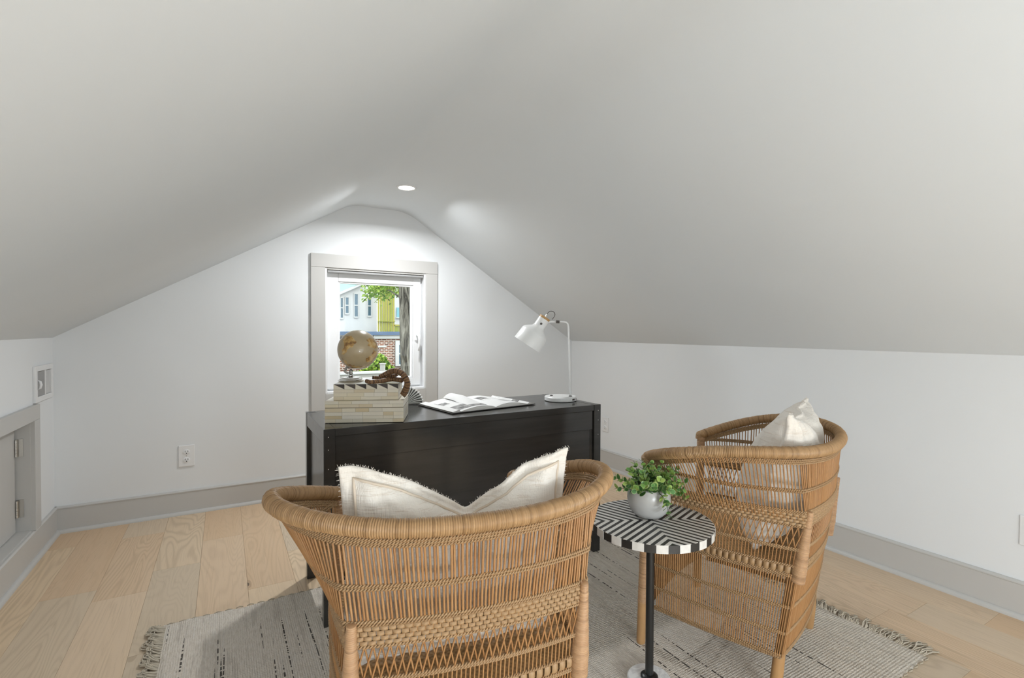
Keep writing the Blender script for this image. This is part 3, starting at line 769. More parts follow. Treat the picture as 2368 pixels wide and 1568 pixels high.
cap=lp(-.138,H_+.020); ax=(CRv*-158-Vector((0,0,244))).normalized()
side=ax.cross(CFv).normalized()
MA=Matrix(((side.x,CFv.x,ax.x,cap.x),(side.y,CFv.y,ax.y,cap.y),(side.z,CFv.z,ax.z,cap.z),(0,0,0,1)))
m=MB(); prof_=[(.0300,.006),(.0305,.052),(.036,.064),(.066,.086),(.0735,.098),(.0795,.168)]
m.lathe(prof_+[(.077,.168),(.071,.100),(.064,.089),(.034,.068),(.026,.055)],40,M=MA,capb=True,capt=True); sh=m.build('shade',M_LWHITE,lamp,smooth=True,angle=40)
m=MB(); m.lathe([(.0285,-.006),(.030,-.004),(.030,.006)],28,M=MA); m.build('wood_cap',M_LWOOD,sh,smooth=True,angle=40)
m=MB(); m.lathe([(.006,0),(.006,.004),(.004,.006)],14,M=Matrix.Translation(cap+ax*.036-CFv*.029)@Matrix.Rotation(YAW*-1,4,'Z')@Matrix.Rotation(PI/2,4,'X')); m.build('pivot_screw',M_CORD,sh,smooth=True,angle=40)
m=MB(); m.lathe([(.0045,0),(.0045,.014),(.003,.018)],12,M=MA@Matrix.Translation((0,0,-.006))@Matrix.Rotation(PI,4,'X')); m.build('cord_grip',M_NICKEL,sh,smooth=True,angle=40)
c0=cap-ax*.022
cpts=[c0,c0+CRv*.006+Vector((0,0,.010)),c0+CRv*.018+Vector((0,0,.018)),c0+CRv*.034+Vector((0,0,.015)),c0+CRv*.042+Vector((0,0,.002)),c0+CRv*.038+Vector((0,0,-.012)),c0+CRv*.027+Vector((0,0,-.026))]
m=MB(); m.tube(smoothpath(cpts,6),.0017,8); m.build('cord_loop',M_CORD,lamp,smooth=True)
# socket in the base rim and the mains cord
for a_,w_,nm in ((.062,.009,'usb_port'),(.078,.003,'indicator')):
    ang_=math.acos(a_/.0853) if a_<.0853 else 0
    d=CRv*math.cos(ang_)-CFv*math.sin(ang_); p=d*.0845+Vector((0,0,.011)); tn=Vector((-d.y,d.x,0))
    MM=Matrix(((tn.x,d.x,0,p.x),(tn.y,d.y,0,p.y),(0,0,1,p.z),(0,0,0,1))); m=MB(); m.box(-w_,-.002,-.0045,w_,.0014,.0045,M=MM); m.build(nm,M_CORD,lamp)
m=MB(); m.tube(smoothpath([CFv*.083+Vector((0,0,.008)),CFv*.11-CRv*.02+Vector((0,0,.004)),CFv*.13-CRv*.055+Vector((0,0,.0035)),CFv*.155-CRv*.062+Vector((0,0,.0035))],6),.0028,8); m.build('power_cord',M_CORD,lamp,smooth=True)

# ------------------------------------------------------------------ rattan tub chairs
RA,RBk,RYF,RE,RZB,RZM,RZF,RPW=.389,.319,.208,.250,.754,.041,.670,.851
UC=.36
def _rim_half():
    pts=[]
    for k in range(121):
        a=k/120*PI/2; pts.append((RA*math.sin(a)**RPW, -RBk*math.cos(a)**RPW))
    for k in range(1,61):
        u=k/60; pts.append((RA+(RE-RA)*u**1.6, RYF*u))
    return pts
RIMP=_rim_half()
RLEN=[0]
for a,b in zip(RIMP,RIMP[1:]): RLEN.append(RLEN[-1]+math.hypot(b[0]-a[0],b[1]-a[1]))
SCN=next(RLEN[i] for i,p in enumerate(RIMP) if p[0]>=.262)   # arc length at which the rear leg line meets the rim
def rim_plan(u):
    s = SCN*u/UC if u<UC else SCN+(RLEN[-1]-SCN)*(u-UC)/(1-UC)
    for i in range(1,len(RLEN)):
        if RLEN[i]>=s-1e-9:
            t=(s-RLEN[i-1])/(RLEN[i]-RLEN[i-1]); a,b=RIMP[i-1],RIMP[i]; return (a[0]+(b[0]-a[0])*t,a[1]+(b[1]-a[1])*t)
    return RIMP[-1]
def rim_z(y):
    k=(y+RBk)/(RBk+RYF); return RZB+(RZF-RZB)*k+RZM*4*k*(1-k)
def low_plan(u):
    if u<UC: s=u/UC; return (.249*s,-.236+.018*s*s)
    w=(u-UC)/(1-UC); return (.249+.010*math.sin(PI*w)+.002*w,-.218+w*.402)
def band_plan(u):
    if u<UC: s=u/UC; return (.240*s,-.302+.026*s*s)
    w=(u-UC)/(1-UC); return (.240+.018*w+.024*math.sin(PI*w),-.276+w*.476)
ZBAND=.560
def surf(t,z,off=0.0):
    """t -1..1 around the chair (0 = middle of the back), z height; off = outward offset"""
    u=min(1,abs(t)); sg=1 if t>=0 else -1
    def raw(u):
        b=band_plan(u)
        if z<=ZBAND:
            l=low_plan(u); f=(z-.14)/(ZBAND-.14); return (l[0]+(b[0]-l[0])*f,l[1]+(b[1]-l[1])*f)
        r=rim_plan(u); f=(z-ZBAND)/(rim_z(r[1])-ZBAND); return (b[0]+(r[0]-b[0])*f,b[1]+(r[1]-b[1])*f)
    x,y=raw(u)
    if off:
        e=.01; a=raw(max(0,u-e)); b=raw(min(1,u+e)); d=Vector((b[0]-a[0],b[1]-a[1])).normalized(); x+=d.y*off; y-=d.x*off
    return Vector((sg*x,y,z))
def rim_pt(t):
    p=rim_plan(min(1,abs(t))); return Vector(((1 if t>=0 else -1)*p[0],p[1],rim_z(p[1])))
def resample(pts,step):
    L=[0]
    for a,b in zip(pts,pts[1:]): L.append(L[-1]+(b-a).length)
    n=max(2,int(L[-1]/step)); out=[]; i=0
    for k in range(n+1):
        s=L[-1]*k/n
        while i<len(L)-2 and L[i+1]<s: i+=1
        t=(s-L[i])/max(1e-9,L[i+1]-L[i]); out.append(pts[i].lerp(pts[i+1],min(1,max(0,t))))
    return out
def twine(m,path,r=.0021,amp=.0021,pitch=.0125,n=5):
    p=resample(path,pitch/7)
    for ph in (0,PI):
        out=[]
        for i,q in enumerate(p):
            t=(p[min(i+1,len(p)-1)]-p[max(i-1,0)]).normalized(); nrm=Vector((t.y,-t.x,0))
            if nrm.length<1e-6: nrm=Vector((1,0,0))
            nrm.normalize(); up=nrm.cross(t).normalized(); a=2*PI*i/7+ph
            out.append(q+nrm*math.cos(a)*amp*1.25+up*math.sin(a)*amp)
        m.tube(out,r,n)
def ring(z,off=0): return [surf(-1+2*k/160,z(-1+2*k/160) if callable(z) else z,off) for k in range(161)]
def wrap_tube(path,rad,pitch=.0034,n=14,depth=.10,rg=None):
    """a pole bound with cane: small ridges, one per turn"""
    m=MB(); p=resample(path,pitch/5); L=len(p); rg=rg or random.Random(1)
    rr=[]
    jit=1
    for i in range(L):
        k=i/(L-1)
        if i%5==0: jit=1+rg.uniform(-.03,.035)
        rr.append((rad(k) if callable(rad) else rad)*jit*(1-depth*(1,.12,0,.12,.5)[i%5]))
    m.tube(p,rr,n); m.tint=[]
    tv=.5
    for i in range(L):
        if i%5==0: tv=min(1,max(0,rg.gauss(.5,.28)))
        m.tint+=[tv]*n
    return m
# shared unit stake (six sided, length 1 along z)
def unit_stake():
    m=MB(); n=6; vs_=[];fs_=[]
    for z,r in ((0,1),(1,1)):
        for k in range(n): vs_.append((r*math.cos(2*PI*k/n),r*math.sin(2*PI*k/n),z))
    for k in range(n): k2=(k+1)%n; fs_.append((k,k2,n+k2,n+k))
    fs_.append(tuple(range(n-1,-1,-1))); fs_.append(tuple(range(n,2*n)))
    m.add(vs_,fs_); me=m.mesh('stake',M_STAKE,False); 
    for p in me.polygons: p.use_smooth = len(p.vertices)==4
    return me
STK=unit_stake()
def stake(name,a,b,r,par):
    d=b-a; q=d.to_track_quat('Z','Y').to_matrix().to_4x4()
    return link(name,STK,par,Matrix.Translation(a)@q@Matrix.Diagonal((r,r,d.length,1)))
def make_chair():
    rg=random.Random(11)
    c=empty('rattan_armchair',(0,0,0))
    # wrapped rim running round the back and both arms, then turning down at the front
    path=[rim_pt(-1+2*k/240) for k in range(241)]
    ends=[]
    fl=Vector((-.262,.229,0)); tl=path[0]
    pre=[tl+Vector((-.002,.012,-.020)),tl+Vector((-.001,.012,-.007))]; post=[Vector((-p.x,p.y,p.z)) for p in pre[::-1]]
    wrap_tube(pre+path+post,.0182,.0045,14,.13,rg).build('rim',M_RIM,c,smooth=True)
    # stakes of the upper back and arms
    ts=[]
    for k in range(68): ts.append(-UC*.985+2*UC*.985*(k+.5)/68)
    for s in (-1,1):
        for k in range(50): ts.append(s*(UC+(1-UC)*(k+.5)/50))
    for t in ts:
        a=surf(t+rg.uniform(-.0015,.0015),.552); b=rim_pt(t+rg.uniform(-.0025,.0025))-Vector((0,0,.006))
        stake('stake',a,b,rg.uniform(.0022,.0027) if abs(t)<UC else rg.uniform(.0018,.0022),c)
    # doubled stakes in the front half of each arm
    # open lattice under the band
    N=88
    for k in range(N):
        t=-.985+1.97*(k+.5)/N
        for s in (-1,1):
            a=surf(max(-1,min(1,t+s*.0125)),.542,.0012*s); b=surf(max(-1,min(1,t-s*.0125)),.470,.0012*s); stake('lattice_strand',a,b,rg.uniform(.0017,.0021),c)
    # short uprights between lattice and seat band
    m=MB()
    for k in range(150):
        t=-.99+1.98*(k+.5)/150; a=surf(t,.470); b=surf(t,.415); m.tube([a,b],.0017,5,False)
    o=m.build('short_upright',M_STAKE,c,smooth=True); o['kind']='stuff'
    # skirt stakes below the seat
    for k in range(196):
        t=-.99+1.98*(k+.5)/196; a=surf(t,.395); b=surf(t+rg.uniform(-.001,.001),.140)
        stake('skirt_stake',a,b,rg.uniform(.0017,.0022),c)
    for s in (-1,1):
        for k in range(7):
            t=s*(UC+(k-3)*.0085); stake('skirt_stake',surf(t,.395,.0035),surf(t,.137,.0035),rg.uniform(.0016,.0020),c)
    for k in range(66):
        x=-.245+.49*(k+.5)/66; stake('skirt_stake',Vector((x,.205,.395)),Vector((x*.99,.203,.140+.03*(1-(x/.25)**2))),.0019,c)
    # twined rings
    def zr0(d): return lambda t: rim_z(rim_plan(min(1,abs(t)))[1])-d
    for z in (zr0(.0215),zr0(.027),zr0(.0325),.6505,.6445,.5845,.5795,.5385,.4715,.467,.419,.391,.386,.294,.2895,.213,.2085,.143,.1385,.134):
        m=MB(); twine(m,ring(z,.0006)); o=m.build('twined_ring',M_TWINE,c,smooth=True)
    for z in (.391,.294,.213): 
        m=MB(); twine(m,[Vector((-.248+.496*k/20,.206,z)) for k in range(21)]); m.build('twined_ring',M_TWINE,c,smooth=True)
    m=MB(); twine(m,[Vector((-.246+.492*k/20,.204,.138+.03*(1-(2*k/20-1)**2))) for k in range(21)]); m.build('twined_ring',M_TWINE,c,smooth=True)
    # basket-woven band: four courses of flat cane over and under
    m=MB()
    def course(z0,z1,npc,ph,bulge,gap=.0):
        for k in range(npc):
            t0=-1+2*(k+ph+gap)/npc; t1=-1+2*(k+1+ph-gap)/npc
            if t0<-1.0: t0=-1.0
            if t1>1.0: t1=1.0
            if t1-t0<.004: continue
            for sgn in (1,-1):
                vs_=[];fs_=[]
                for i in range(6):
                    f=i/5; t=t0+(t1-t0)*f; hb=.0012+bulge*math.sin(PI*(.08+.84*f))
                    for j,(zz,w) in enumerate(((z0,.35),((z0*3+z1)/4,.9),((z0+z1)/2,1),((z0+3*z1)/4,.9),(z1,.35))): vs_.append(surf(t,zz,sgn*hb*w))
                for i in range(5):
                    for j in range(4):
                        a=i*5+j; q=(a,a+5,a+6,a+1); fs_.append(q if sgn<0 else q[::-1])
                m.add(vs_,fs_)
    hh=(.5775-.5405)/4
    for r_ in range(4): course(.5405+hh*r_+.0002,.5405+hh*(r_+1)-.0002,92,-.5*(r_%2),.0052,.04)
    o=m.build('woven_band',M_TWINE,c,smooth=True); o['kind']='stuff'
    m=MB(); course(.394,.4155,74,0,.0048,.13); o=m.build('seat_band',M_TWINE,c,smooth=True); o['kind']='stuff'
    # seat : woven panel with a front rail
    m=MB(); poly=[tuple(surf(-1+2*k/60,.405)[:2]) for k in range(61)]; poly=[(x*.985,y*.985) for x,y in poly]
    m.prism(poly,.396,.408); m.build('seat',M_SEAT,c)
    wrap_tube([Vector((-.255+.51*k/20,.212,.402)) for k in range(21)],.014,.0042,12,.12,rg).build('front_rail',M_RIM,c,smooth=True)
    # legs
    for s in (-1,1):
        foot=Vector((s*.2325,-.190,0)); top=Vector((s*.2235,-.274,.588))
        def at(z): return foot+(top-foot)*(z/.588)
        m=MB(); fo_=Vector((s*.013,-.008,0)); m.tube([at(.0)+fo_,at(.012)+fo_*.95,at(.08)+fo_*.6,at(.13)+fo_*.1,at(.16),at(.39)],[.016,.0175,.0172,.0165,.013,.012],14); leg=m.build('leg',M_POLE,c,smooth=True,angle=40)
        out=Vector((s*.0085,-.012,0))
        wrap_tube([at(.372+.214*k/12)+out for k in range(13)],lambda k:.0200-.002*k if k<.25 else .0195-.0105*((k-.25)/.75)**.9,.0040,16,.13,rg).build('leg_wrapping',M_LEGWRAP,leg,smooth=True)
        foot2=Vector((s*.264,.229,0)); top2=Vector((s*.250,.214,.662))
        def at2(z): return foot2+(top2-foot2)*(z/.662)
        m=MB(); m.tube([at2(.0),at2(.01),at2(.15)],[.0145,.0158,.0162],14); leg=m.build('leg',M_POLE,c,smooth=True,angle=40)
        wrap_tube([at2(.145+.515*k/12) for k in range(13)],.0168,.0042,14,.13,rg).build('leg_wrapping',M_LEGWRAP,leg,smooth=True)
    return c
def seat_mat():
    m=mat('woven_seat',(.5,.3,.13),.55,.3); t=NT(m); o=t.obj(); sx=t.n('ShaderNodeSeparateXYZ',{0:o})
    a=t.math('SINE',t.math('MULTIPLY',sx.outputs[0],420.0)); b=t.math('SINE',t.math('MULTIPLY',sx.outputs[1],420.0)); h=t.math('MULTIPLY',a,b)
    t.color(t.mix(t.math('MULTIPLY_ADD',h,.5,.5),(.34,.19,.075),(.55,.34,.155))); t.bump(h,.6,.003); return m
M_SEAT=seat_mat()
ch1=make_chair(); index_children()
ch2=copy_tree(ch1)
ch1.location=(.474,1.136,RUGZ+.0008); ch1.rotation_euler=(0,0,-.187)
ch2.location=(1.605,1.149,RUGZ+.0008); ch2.rotation_euler=(0,0,.321)
tag(ch1,'woven rattan tub chair seen from behind, closest to the camera','chair','rattan armchairs')
tag(ch2,'woven rattan tub chair beside the striped table near the right wall','chair','rattan armchairs')

# ------------------------------------------------------------------ cushions
def cushion(name,chair,label,W,H,T,notch,y0,y1,z0,seed,skew=0.0,cx=0.0,flange=.10,chp=1.6,tw=0.0):
    rg=random.Random(seed); n=56; core=1-flange
    ph=[rg.uniform(0,6.28) for _ in range(12)]
    def pt(u,v,s):
        d=2*v-1
        e=1-.055*math.sin(PI*v)*(abs(u)**2)-.16*max(0,1-v/.16)**2
        x=W*u*e
        zt=H-notch*max(0,1-abs(u-skew)/(1-skew*(1 if u>skew else -1)))**chp
        z=v*zt
        z+= .012*(1-abs(u))*math.sin(PI*v)*0
        cu,cdv=u/core,d/core
        if abs(cu)<1 and abs(cdv)<1: th=T*((1-cu*cu)*(1-cdv*cdv))**.40
        else: th=0
        if abs(d)>core or abs(u)>core:
            e2=(max(abs(d),abs(u))-core)/(1-core); th+=.0015+.0055*math.sin(PI*min(1,e2*.8+.05))
        else: th+=.0015
        chop=math.exp(-((u-skew)/.16)**2)*max(0,(v-.35)/.65)**1.2
        th*=1-.55*chop
        wr=.0035*math.sin(9*u+7*v+ph[0])+.003*math.sin(17*u-12*v+ph[1])+.0018*math.sin(38*u+21*v+ph[2])+.0012*math.sin(70*v+ph[3]+20*u)
        fl=.006*math.sin(11*v+ph[4])*max(0,abs(u)-.8)/.2+.006*math.sin(13*u+ph[5])*max(0,d-.75)/.25
        y=y0+(y1-y0)*(z/H)+tw*u+s*th+wr*(1 if s<0 else .8)+fl - .020*(u*u)*0
        # sink the belly: bottom spreads on the seat
        return Vector((cx+x,y,z0+z))
    m=MB()
    def g(k): 
        t=-1+2*k/n; return math.copysign(1-(1-abs(t))**1.25,t)
    idx={}
    vs_=[];fs_=[]
    for s in (-1,1):
        for j in range(n+1):
            for i in range(n+1):
                if s==1 and (i in (0,n) or j in (0,n)): idx[(s,i,j)]=idx[(-1,i,j)]; continue
                u=g(i); v=(g(j)+1)/2
                if i in (0,n) or j in (0,n): a=(pt(u,v,-1)+pt(u,v,1))/2
                else: a=pt(u,v,s)
                idx[(s,i,j)]=len(vs_); vs_.append(a)
    for s in (-1,1):
        for j in range(n):
            for i in range(n):
                q=(idx[(s,i,j)],idx[(s,i+1,j)],idx[(s,i+1,j+1)],idx[(s,i,j+1)]); fs_.append(q if s<0 else q[::-1])
    root=empty(name,chair.location,chair.rotation_euler[2]); root.location=(chair.location.x,chair.location.y,chair.location.z)
    m.add(vs_,fs_); o=m.build('cover',M_LINEN,root,smooth=True)
    sub=o.modifiers.new('sub','SUBSURF'); sub.levels=1; sub.render_levels=1
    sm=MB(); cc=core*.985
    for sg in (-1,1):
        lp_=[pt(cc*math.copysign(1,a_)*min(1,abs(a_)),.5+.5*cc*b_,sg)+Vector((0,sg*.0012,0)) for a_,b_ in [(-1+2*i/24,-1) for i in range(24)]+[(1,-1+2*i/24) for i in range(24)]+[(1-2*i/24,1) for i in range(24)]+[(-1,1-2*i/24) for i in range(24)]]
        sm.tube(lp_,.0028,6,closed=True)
    if flange>.06: sm.build('seam',M_SEAM_SHADOW,root,smooth=True)  # tan cord paints the shadow band along the flange seam
    # frayed threads along the seam
    f=MB()
    for k in range(300):
        e=rg.choice((0,1,2,2,2)); t=rg.random()
        if e==0: u,v=-1,t
        elif e==1: u,v=1,t
        else: u,v=-1+2*t,1
        p=(pt(u,v,-1)+pt(u,v,1))/2
        d=Vector((u if e<2 else rg.uniform(-.4,.4),rg.uniform(-.6,.6),1 if e==2 else rg.uniform(-.4,.4))).normalized()*rg.uniform(.0015,.0042)
        f.tube([p-d*.3,p+d*.5,p+d+Vector((rg.uniform(-.002,.002),0,rg.uniform(-.002,.001)))],.00035,3,False)
    fo=f.build('frayed_edge',M_LINEN,root); fo['kind']='stuff'
    tag(root,label,'cushion','linen cushions'); return root
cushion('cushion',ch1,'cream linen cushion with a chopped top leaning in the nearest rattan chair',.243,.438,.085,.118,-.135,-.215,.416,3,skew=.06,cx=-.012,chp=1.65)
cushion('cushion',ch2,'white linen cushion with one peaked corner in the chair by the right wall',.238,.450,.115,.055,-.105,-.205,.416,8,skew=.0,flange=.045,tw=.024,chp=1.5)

# ------------------------------------------------------------------ striped side table
TX,TY,TZ,TR=1.151,1.114,.529,.188
tb=tag(empty('side_table',(TX,TY,RUGZ+.0008),-YAW+.07),'round side table with black and white chevron top and black pole','table')
M_MARBLE=None
def marble():
    m=mat('white_marble',(.8,.8,.79),.2,.5); t=NT(m); o=t.obj(); n=t.noise(o,14,6,.65,1.5)
    t.color(t.ramp(n,[(.42,(.80,.80,.79)),(.5,(.62,.62,.62)),(.56,(.80,.80,.79))])); return m
M_MARBLE=marble(); M_TBLK=mat('black_inlay',(.022,.021,.02),.4,.5); M_TWHT=rattan('bone_inlay',(.80,.78,.74),(.84,.82,.78),(.74,.71,.66),.4,60)
m=MB(); m.lathe([(.064,0),(.068,.004),(.068,.020),(.064,.024)],48); m.build('base',M_MARBLE,tb,smooth=True,angle=35)
m=MB(); m.lathe([(.0265,.024),(.0265,.030),(.022,.034),(.0135,.036)],28); m.build('collar',M_BMETAL,tb,smooth=True,angle=35)
zt=TZ-RUGZ
m=MB(); m.lathe([(.0125,.03),(.0125,zt-.024)],24); m.build('pole',M_BMETAL,tb,smooth=True,angle=40)
m=MB(); m.lathe([(.05,zt-.030),(.05,zt-.024)],28); m.build('mounting_plate',M_BMETAL,tb,smooth=True,angle=40)
top=MB(); top.lathe([(TR-.0015,zt-.024),(TR-.0008,zt-.0235),(TR-.0008,zt-.001),(TR-.0015,zt-.0005)],96); tt=top.build('table_top',M_TBLK,tb,smooth=True,angle=35)
circ=[((TR-.0009)*math.cos(2*PI*k/120),(TR-.0009)*math.sin(2*PI*k/120)) for k in range(120)]
per=.0300
for sx in (1,-1):
    for sy in (1,-1):
        qd=clip(clip(circ,lambda p:p[0]*sx),lambda p:p[1]*sy)
        for k in range(-8,8):
            a=k*per+per*.25; b=a+per*.5
            pl=clip(clip(qd,lambda p:(p[0]*sx-p[1]*sy)-a),lambda p:b-(p[0]*sx-p[1]*sy))
            if len(pl)<3: continue
            ar=sum(pl[i][0]*pl[(i+1)%len(pl)][1]-pl[(i+1)%len(pl)][0]*pl[i][1] for i in range(len(pl)))
            if abs(ar)<1e-5: continue
            if ar<0: pl=pl[::-1]
            m=MB(); m.prism(pl,zt-.0012,zt+.0001); m.build('inlay_strip',M_TWHT,tt)
nb=36; bm_=MB(); da=2*PI/nb/2
n_=4
vs_=[];fs_=[]
for i in range(n_+1):
    a=-da+2*da*i/n_
    for r_,z_ in ((TR-.0018,-.0238),(TR+.0001,-.0236),(TR+.0001,-.0006),(TR-.0018,-.0004)): vs_.append((r_*math.cos(a),r_*math.sin(a),zt+z_))
for i in range(n_):
    for j in range(4): fs_.append((4*i+j,4*i+4+j,4*i+4+(j+1)%4,4*i+(j+1)%4))
fs_+=[(0,1,2,3),(4*n_+3,4*n_+2,4*n_+1,4*n_)]
bm_.add(vs_,fs_); em=bm_.mesh('edge_tile',M_TWHT)
for k in range(0,nb,2): link('edge_tile',em,tt,Matrix.Rotation(2*PI*k/nb,4,'Z'))

# ------------------------------------------------------------------ potted plant
pp=Vector((1.172,1.143,TZ+.0015)); pot=tag(empty('potted_plant',pp),'small leafy eucalyptus plant in a round grey pot on the striped table','plant')
def pot_mat():
    m=mat('grey_ceramic',(.60,.60,.59),.25,.5); t=NT(m); o=t.obj(); n=t.noise(o,9,3); t.color(t.mix(n,(.42,.415,.40),(.52,.51,.49))); return m
m=MB(); m.lathe([(0,0),(.036,0),(.044,.004),(.057,.018),(.065,.038),(.0675,.055),(.0665,.072),(.0625,.090),(.0605,.095),(.0585,.094),(.061,.078),(.058,.055),(.0,.05)],48); m.build('pot',pot_mat(),pot,smooth=True)
m=MB(); m.lathe([(0,.080),(.03,.081),(.0602,.078)],24,capb=False,capt=False); m.build('soil',mat('dark_soil',(.02,.017,.013),.95),pot)
def leaf_mat():
    m=mat('leaf_green',(.12,.25,.05),.4,.4); t=NT(m); r=t.rnd(); o=t.obj()
    c=t.ramp(r,[(0,(.05,.15,.04)),(.35,(.10,.24,.055)),(.7,(.20,.36,.07)),(1,(.38,.50,.12))])
    sx=t.n('ShaderNodeSeparateXYZ',{0:o}); d=t.math('SQRT',t.math('ADD',t.math('POWER',t.math('MULTIPLY',sx.outputs[0],2.2),2.0),t.math('POWER',t.math('MULTIPLY_ADD',sx.outputs[1],2.0,-1.0),2.0)))
    c=t.mix(t.math('MULTIPLY',t.math('GREATER_THAN',d,.86),.55),c,(.50,.58,.28)); t.color(c)
    t.b.inputs['Transmission Weight'].default_value=0; t.b.inputs['Subsurface Weight'].default_value=0
    return m
M_LEAF=leaf_mat(); M_STEM=mat('plant_stem',(.06,.10,.03),.6)
def leaf_mesh():
    m=MB(); n=12; vs_=[(0,0.5,.05)];fs_=[]
    for k in range(n):
        a=2*PI*k/n; x=.46*math.sin(a); y=.5-.5*math.cos(a)
        if y>.8: y=.8+(y-.8)*1.15
        vs_.append((x,y,.05-.12*(x*x*4)-.10*(y-.5)**2+.10*(abs(x))))
    for k in range(n): fs_.append((0,1+k,1+(k+1)%n))
    m.add(vs_,fs_); me=m.mesh('leaf',M_LEAF,True); return me
LEAF=leaf_mesh()
rg=random.Random(21)
def sprig(base,d,L,droop,nl,size=.0235):
    pts=[]; p=Vector(base); dv=Vector(d).normalized(); st=7
    for k in range(st+1):
        pts.append(p.copy()); dv=(dv+Vector((0,0,-droop/st))).normalized(); p=p+dv*(L/st)
    m=MB(); m.tube(pts,[.0013-.0007*k/st for k in range(st+1)],5); s=m.build('sprig',M_STEM,pot,smooth=True)
    for k in range(nl):
        f=.18+.82*(k//2+1)/(nl//2+1); x=f*st; i=min(st-1,int(x)); q=pts[i].lerp(pts[i+1],x-i); t=(pts[i+1]-pts[i]).normalized()
        az=(k%2)*PI+(k//2)*1.57+rg.uniform(-.3,.3)
        a=t.orthogonal().normalized(); b=t.cross(a); o=(a*math.cos(az)+b*math.sin(az)); ld=(o*.8+t*.55+Vector((0,0,.12))).normalized()
        xx=ld.cross(t if abs(ld.dot(t))<.95 else Vector((0,0,1))).normalized(); zz=xx.cross(ld)
        if zz.z<0: xx,zz=-xx,-zz
        sc=size*rg.uniform(.75,1.2)*(1.05-.45*f)
        link('leaf',LEAF,s,Matrix(((xx.x,ld.x,zz.x,q.x),(xx.y,ld.y,zz.y,q.y),(xx.z,ld.z,zz.z,q.z),(0,0,0,1)))@Matrix.Diagonal((sc,sc,sc,1)))
def pd(a,b,c): return CRv*a+CFv*b+Vector((0,0,c))
# view-right, view-forward, up
SP=[((-.01,0,.072),(-.12,.0,1),.105,.10,12),((.0,.01,.072),(.05,.1,1),.09,.12,12),((-.02,0,.072),(-.45,-.1,.9),.09,.25,12),((.02,0,.072),(.5,.0,.9),.10,.2,12),
 ((.02,.01,.072),(.75,.1,.8),.11,.3,12),((.03,0,.072),(.95,.0,.55),.10,.45,12),((-.03,0,.072),(-.8,.0,.65),.095,.45,12),((-.03,-.01,.072),(-1,-.1,.35),.085,.35,10),
 ((0,-.03,.072),(-.1,-.7,.8),.075,.6,12),((.01,-.03,.072),(.35,-.7,.7),.08,.7,12),((-.02,-.03,.072),(-.5,-.6,.6),.075,.6,12),((.015,-.045,.078),(.12,-.6,.35),.105,2.4,12),
 ((.04,-.01,.075),(.9,-.3,.4),.085,1.1,12),((.03,.02,.072),(.6,.6,.7),.085,.5,10),((-.02,.03,.072),(-.3,.7,.8),.08,.4,10),((.0,.0,.072),(.25,-.25,1),.085,.15,12),
 ((-.01,-.01,.072),(-.25,-.3,1),.08,.2,12),((.02,-.02,.072),(.6,-.4,.8),.09,.4,12),((.0,.03,.072),(.2,.7,.8),.08,.3,10),((-.025,-.02,.072),(-.75,-.35,.75),.08,.5,12),((.03,-.02,.072),(.85,-.35,.6),.08,.6,12),
 ((.005,.0,.072),(.0,-.15,1),.10,.1,14),((-.015,.01,.072),(-.3,.1,1),.095,.15,12),((.015,.005,.072),(.3,.05,1),.10,.15,14),((.025,-.01,.072),(.55,-.2,.95),.095,.25,12),((.01,-.02,.072),(.1,-.5,.9),.07,.5,12),((-.01,-.025,.072),(-.3,-.6,.8),.07,.5,12)]
for b_,d_,L_,dp,nl in SP: sprig(pd(b_[0],b_[1],b_[2]+.008),pd(*d_),L_,dp,nl)

# ------------------------------------------------------------------ outside the window
def ony(px,Y):
    d=F+CR*((px[0]-1184)/FPX)-CU*((px[1]-784)/FPX); t=Y/d.y; return Vector((0,0,CAMH))+d*t
def brick_mat():
    m=mat('outdoor_brick',(.3,.12,.08),.9,.1); t=NT(m); o=t.obj()
    b=t.n('ShaderNodeTexBrick',{'Vector':t.mapping(o,(1,1,1),rot=(PI/2,0,0)),'Color1':(.24,.09,.05,1),'Color2':(.07,.035,.028,1),'Mortar':(.50,.44,.38,1),'Scale':1.0,'Mortar Size':.008,'Brick Width':.115,'Row Height':.042,'Bias':-.1}); t.color(b.outputs[0]); return m
M_SIDING=mat('white_siding',(.50,.495,.475),.8); M_BRICK=brick_mat(); M_FLASH=mat('blue_grey_flashing',(.06,.10,.17),.6); M_FASC=mat('pale_fascia',(.45,.45,.43),.7)
M_TEAL=mat('teal_roof',(.30,.46,.45),.5); M_PANE=mat('dark_pane',(.03,.09,.13),.1,.6); M_PANE2=mat('pale_blue_pane',(.10,.30,.36),.2,.6)
def board_mat():
    m=mat('mossy_board',(.4,.4,.1),.8,.2); t=NT(m); r=t.rnd(); o=t.obj(); n=t.noise(t.mapping(o,(8,8,1.5)),1.0,4)
    c=t.mix(n,(.11,.18,.02),(.32,.29,.05)); t.color(t.mix(t.math('MULTIPLY',r,.45),c,(.36,.26,.06))); return m
M_BOARD=board_mat(); M_GROUND=mat('ground_soil',(.20,.19,.16),.95)
struct(box('ground',(-60,-60,-3.2,60,60,-3.0),M_GROUND,bevel=0))
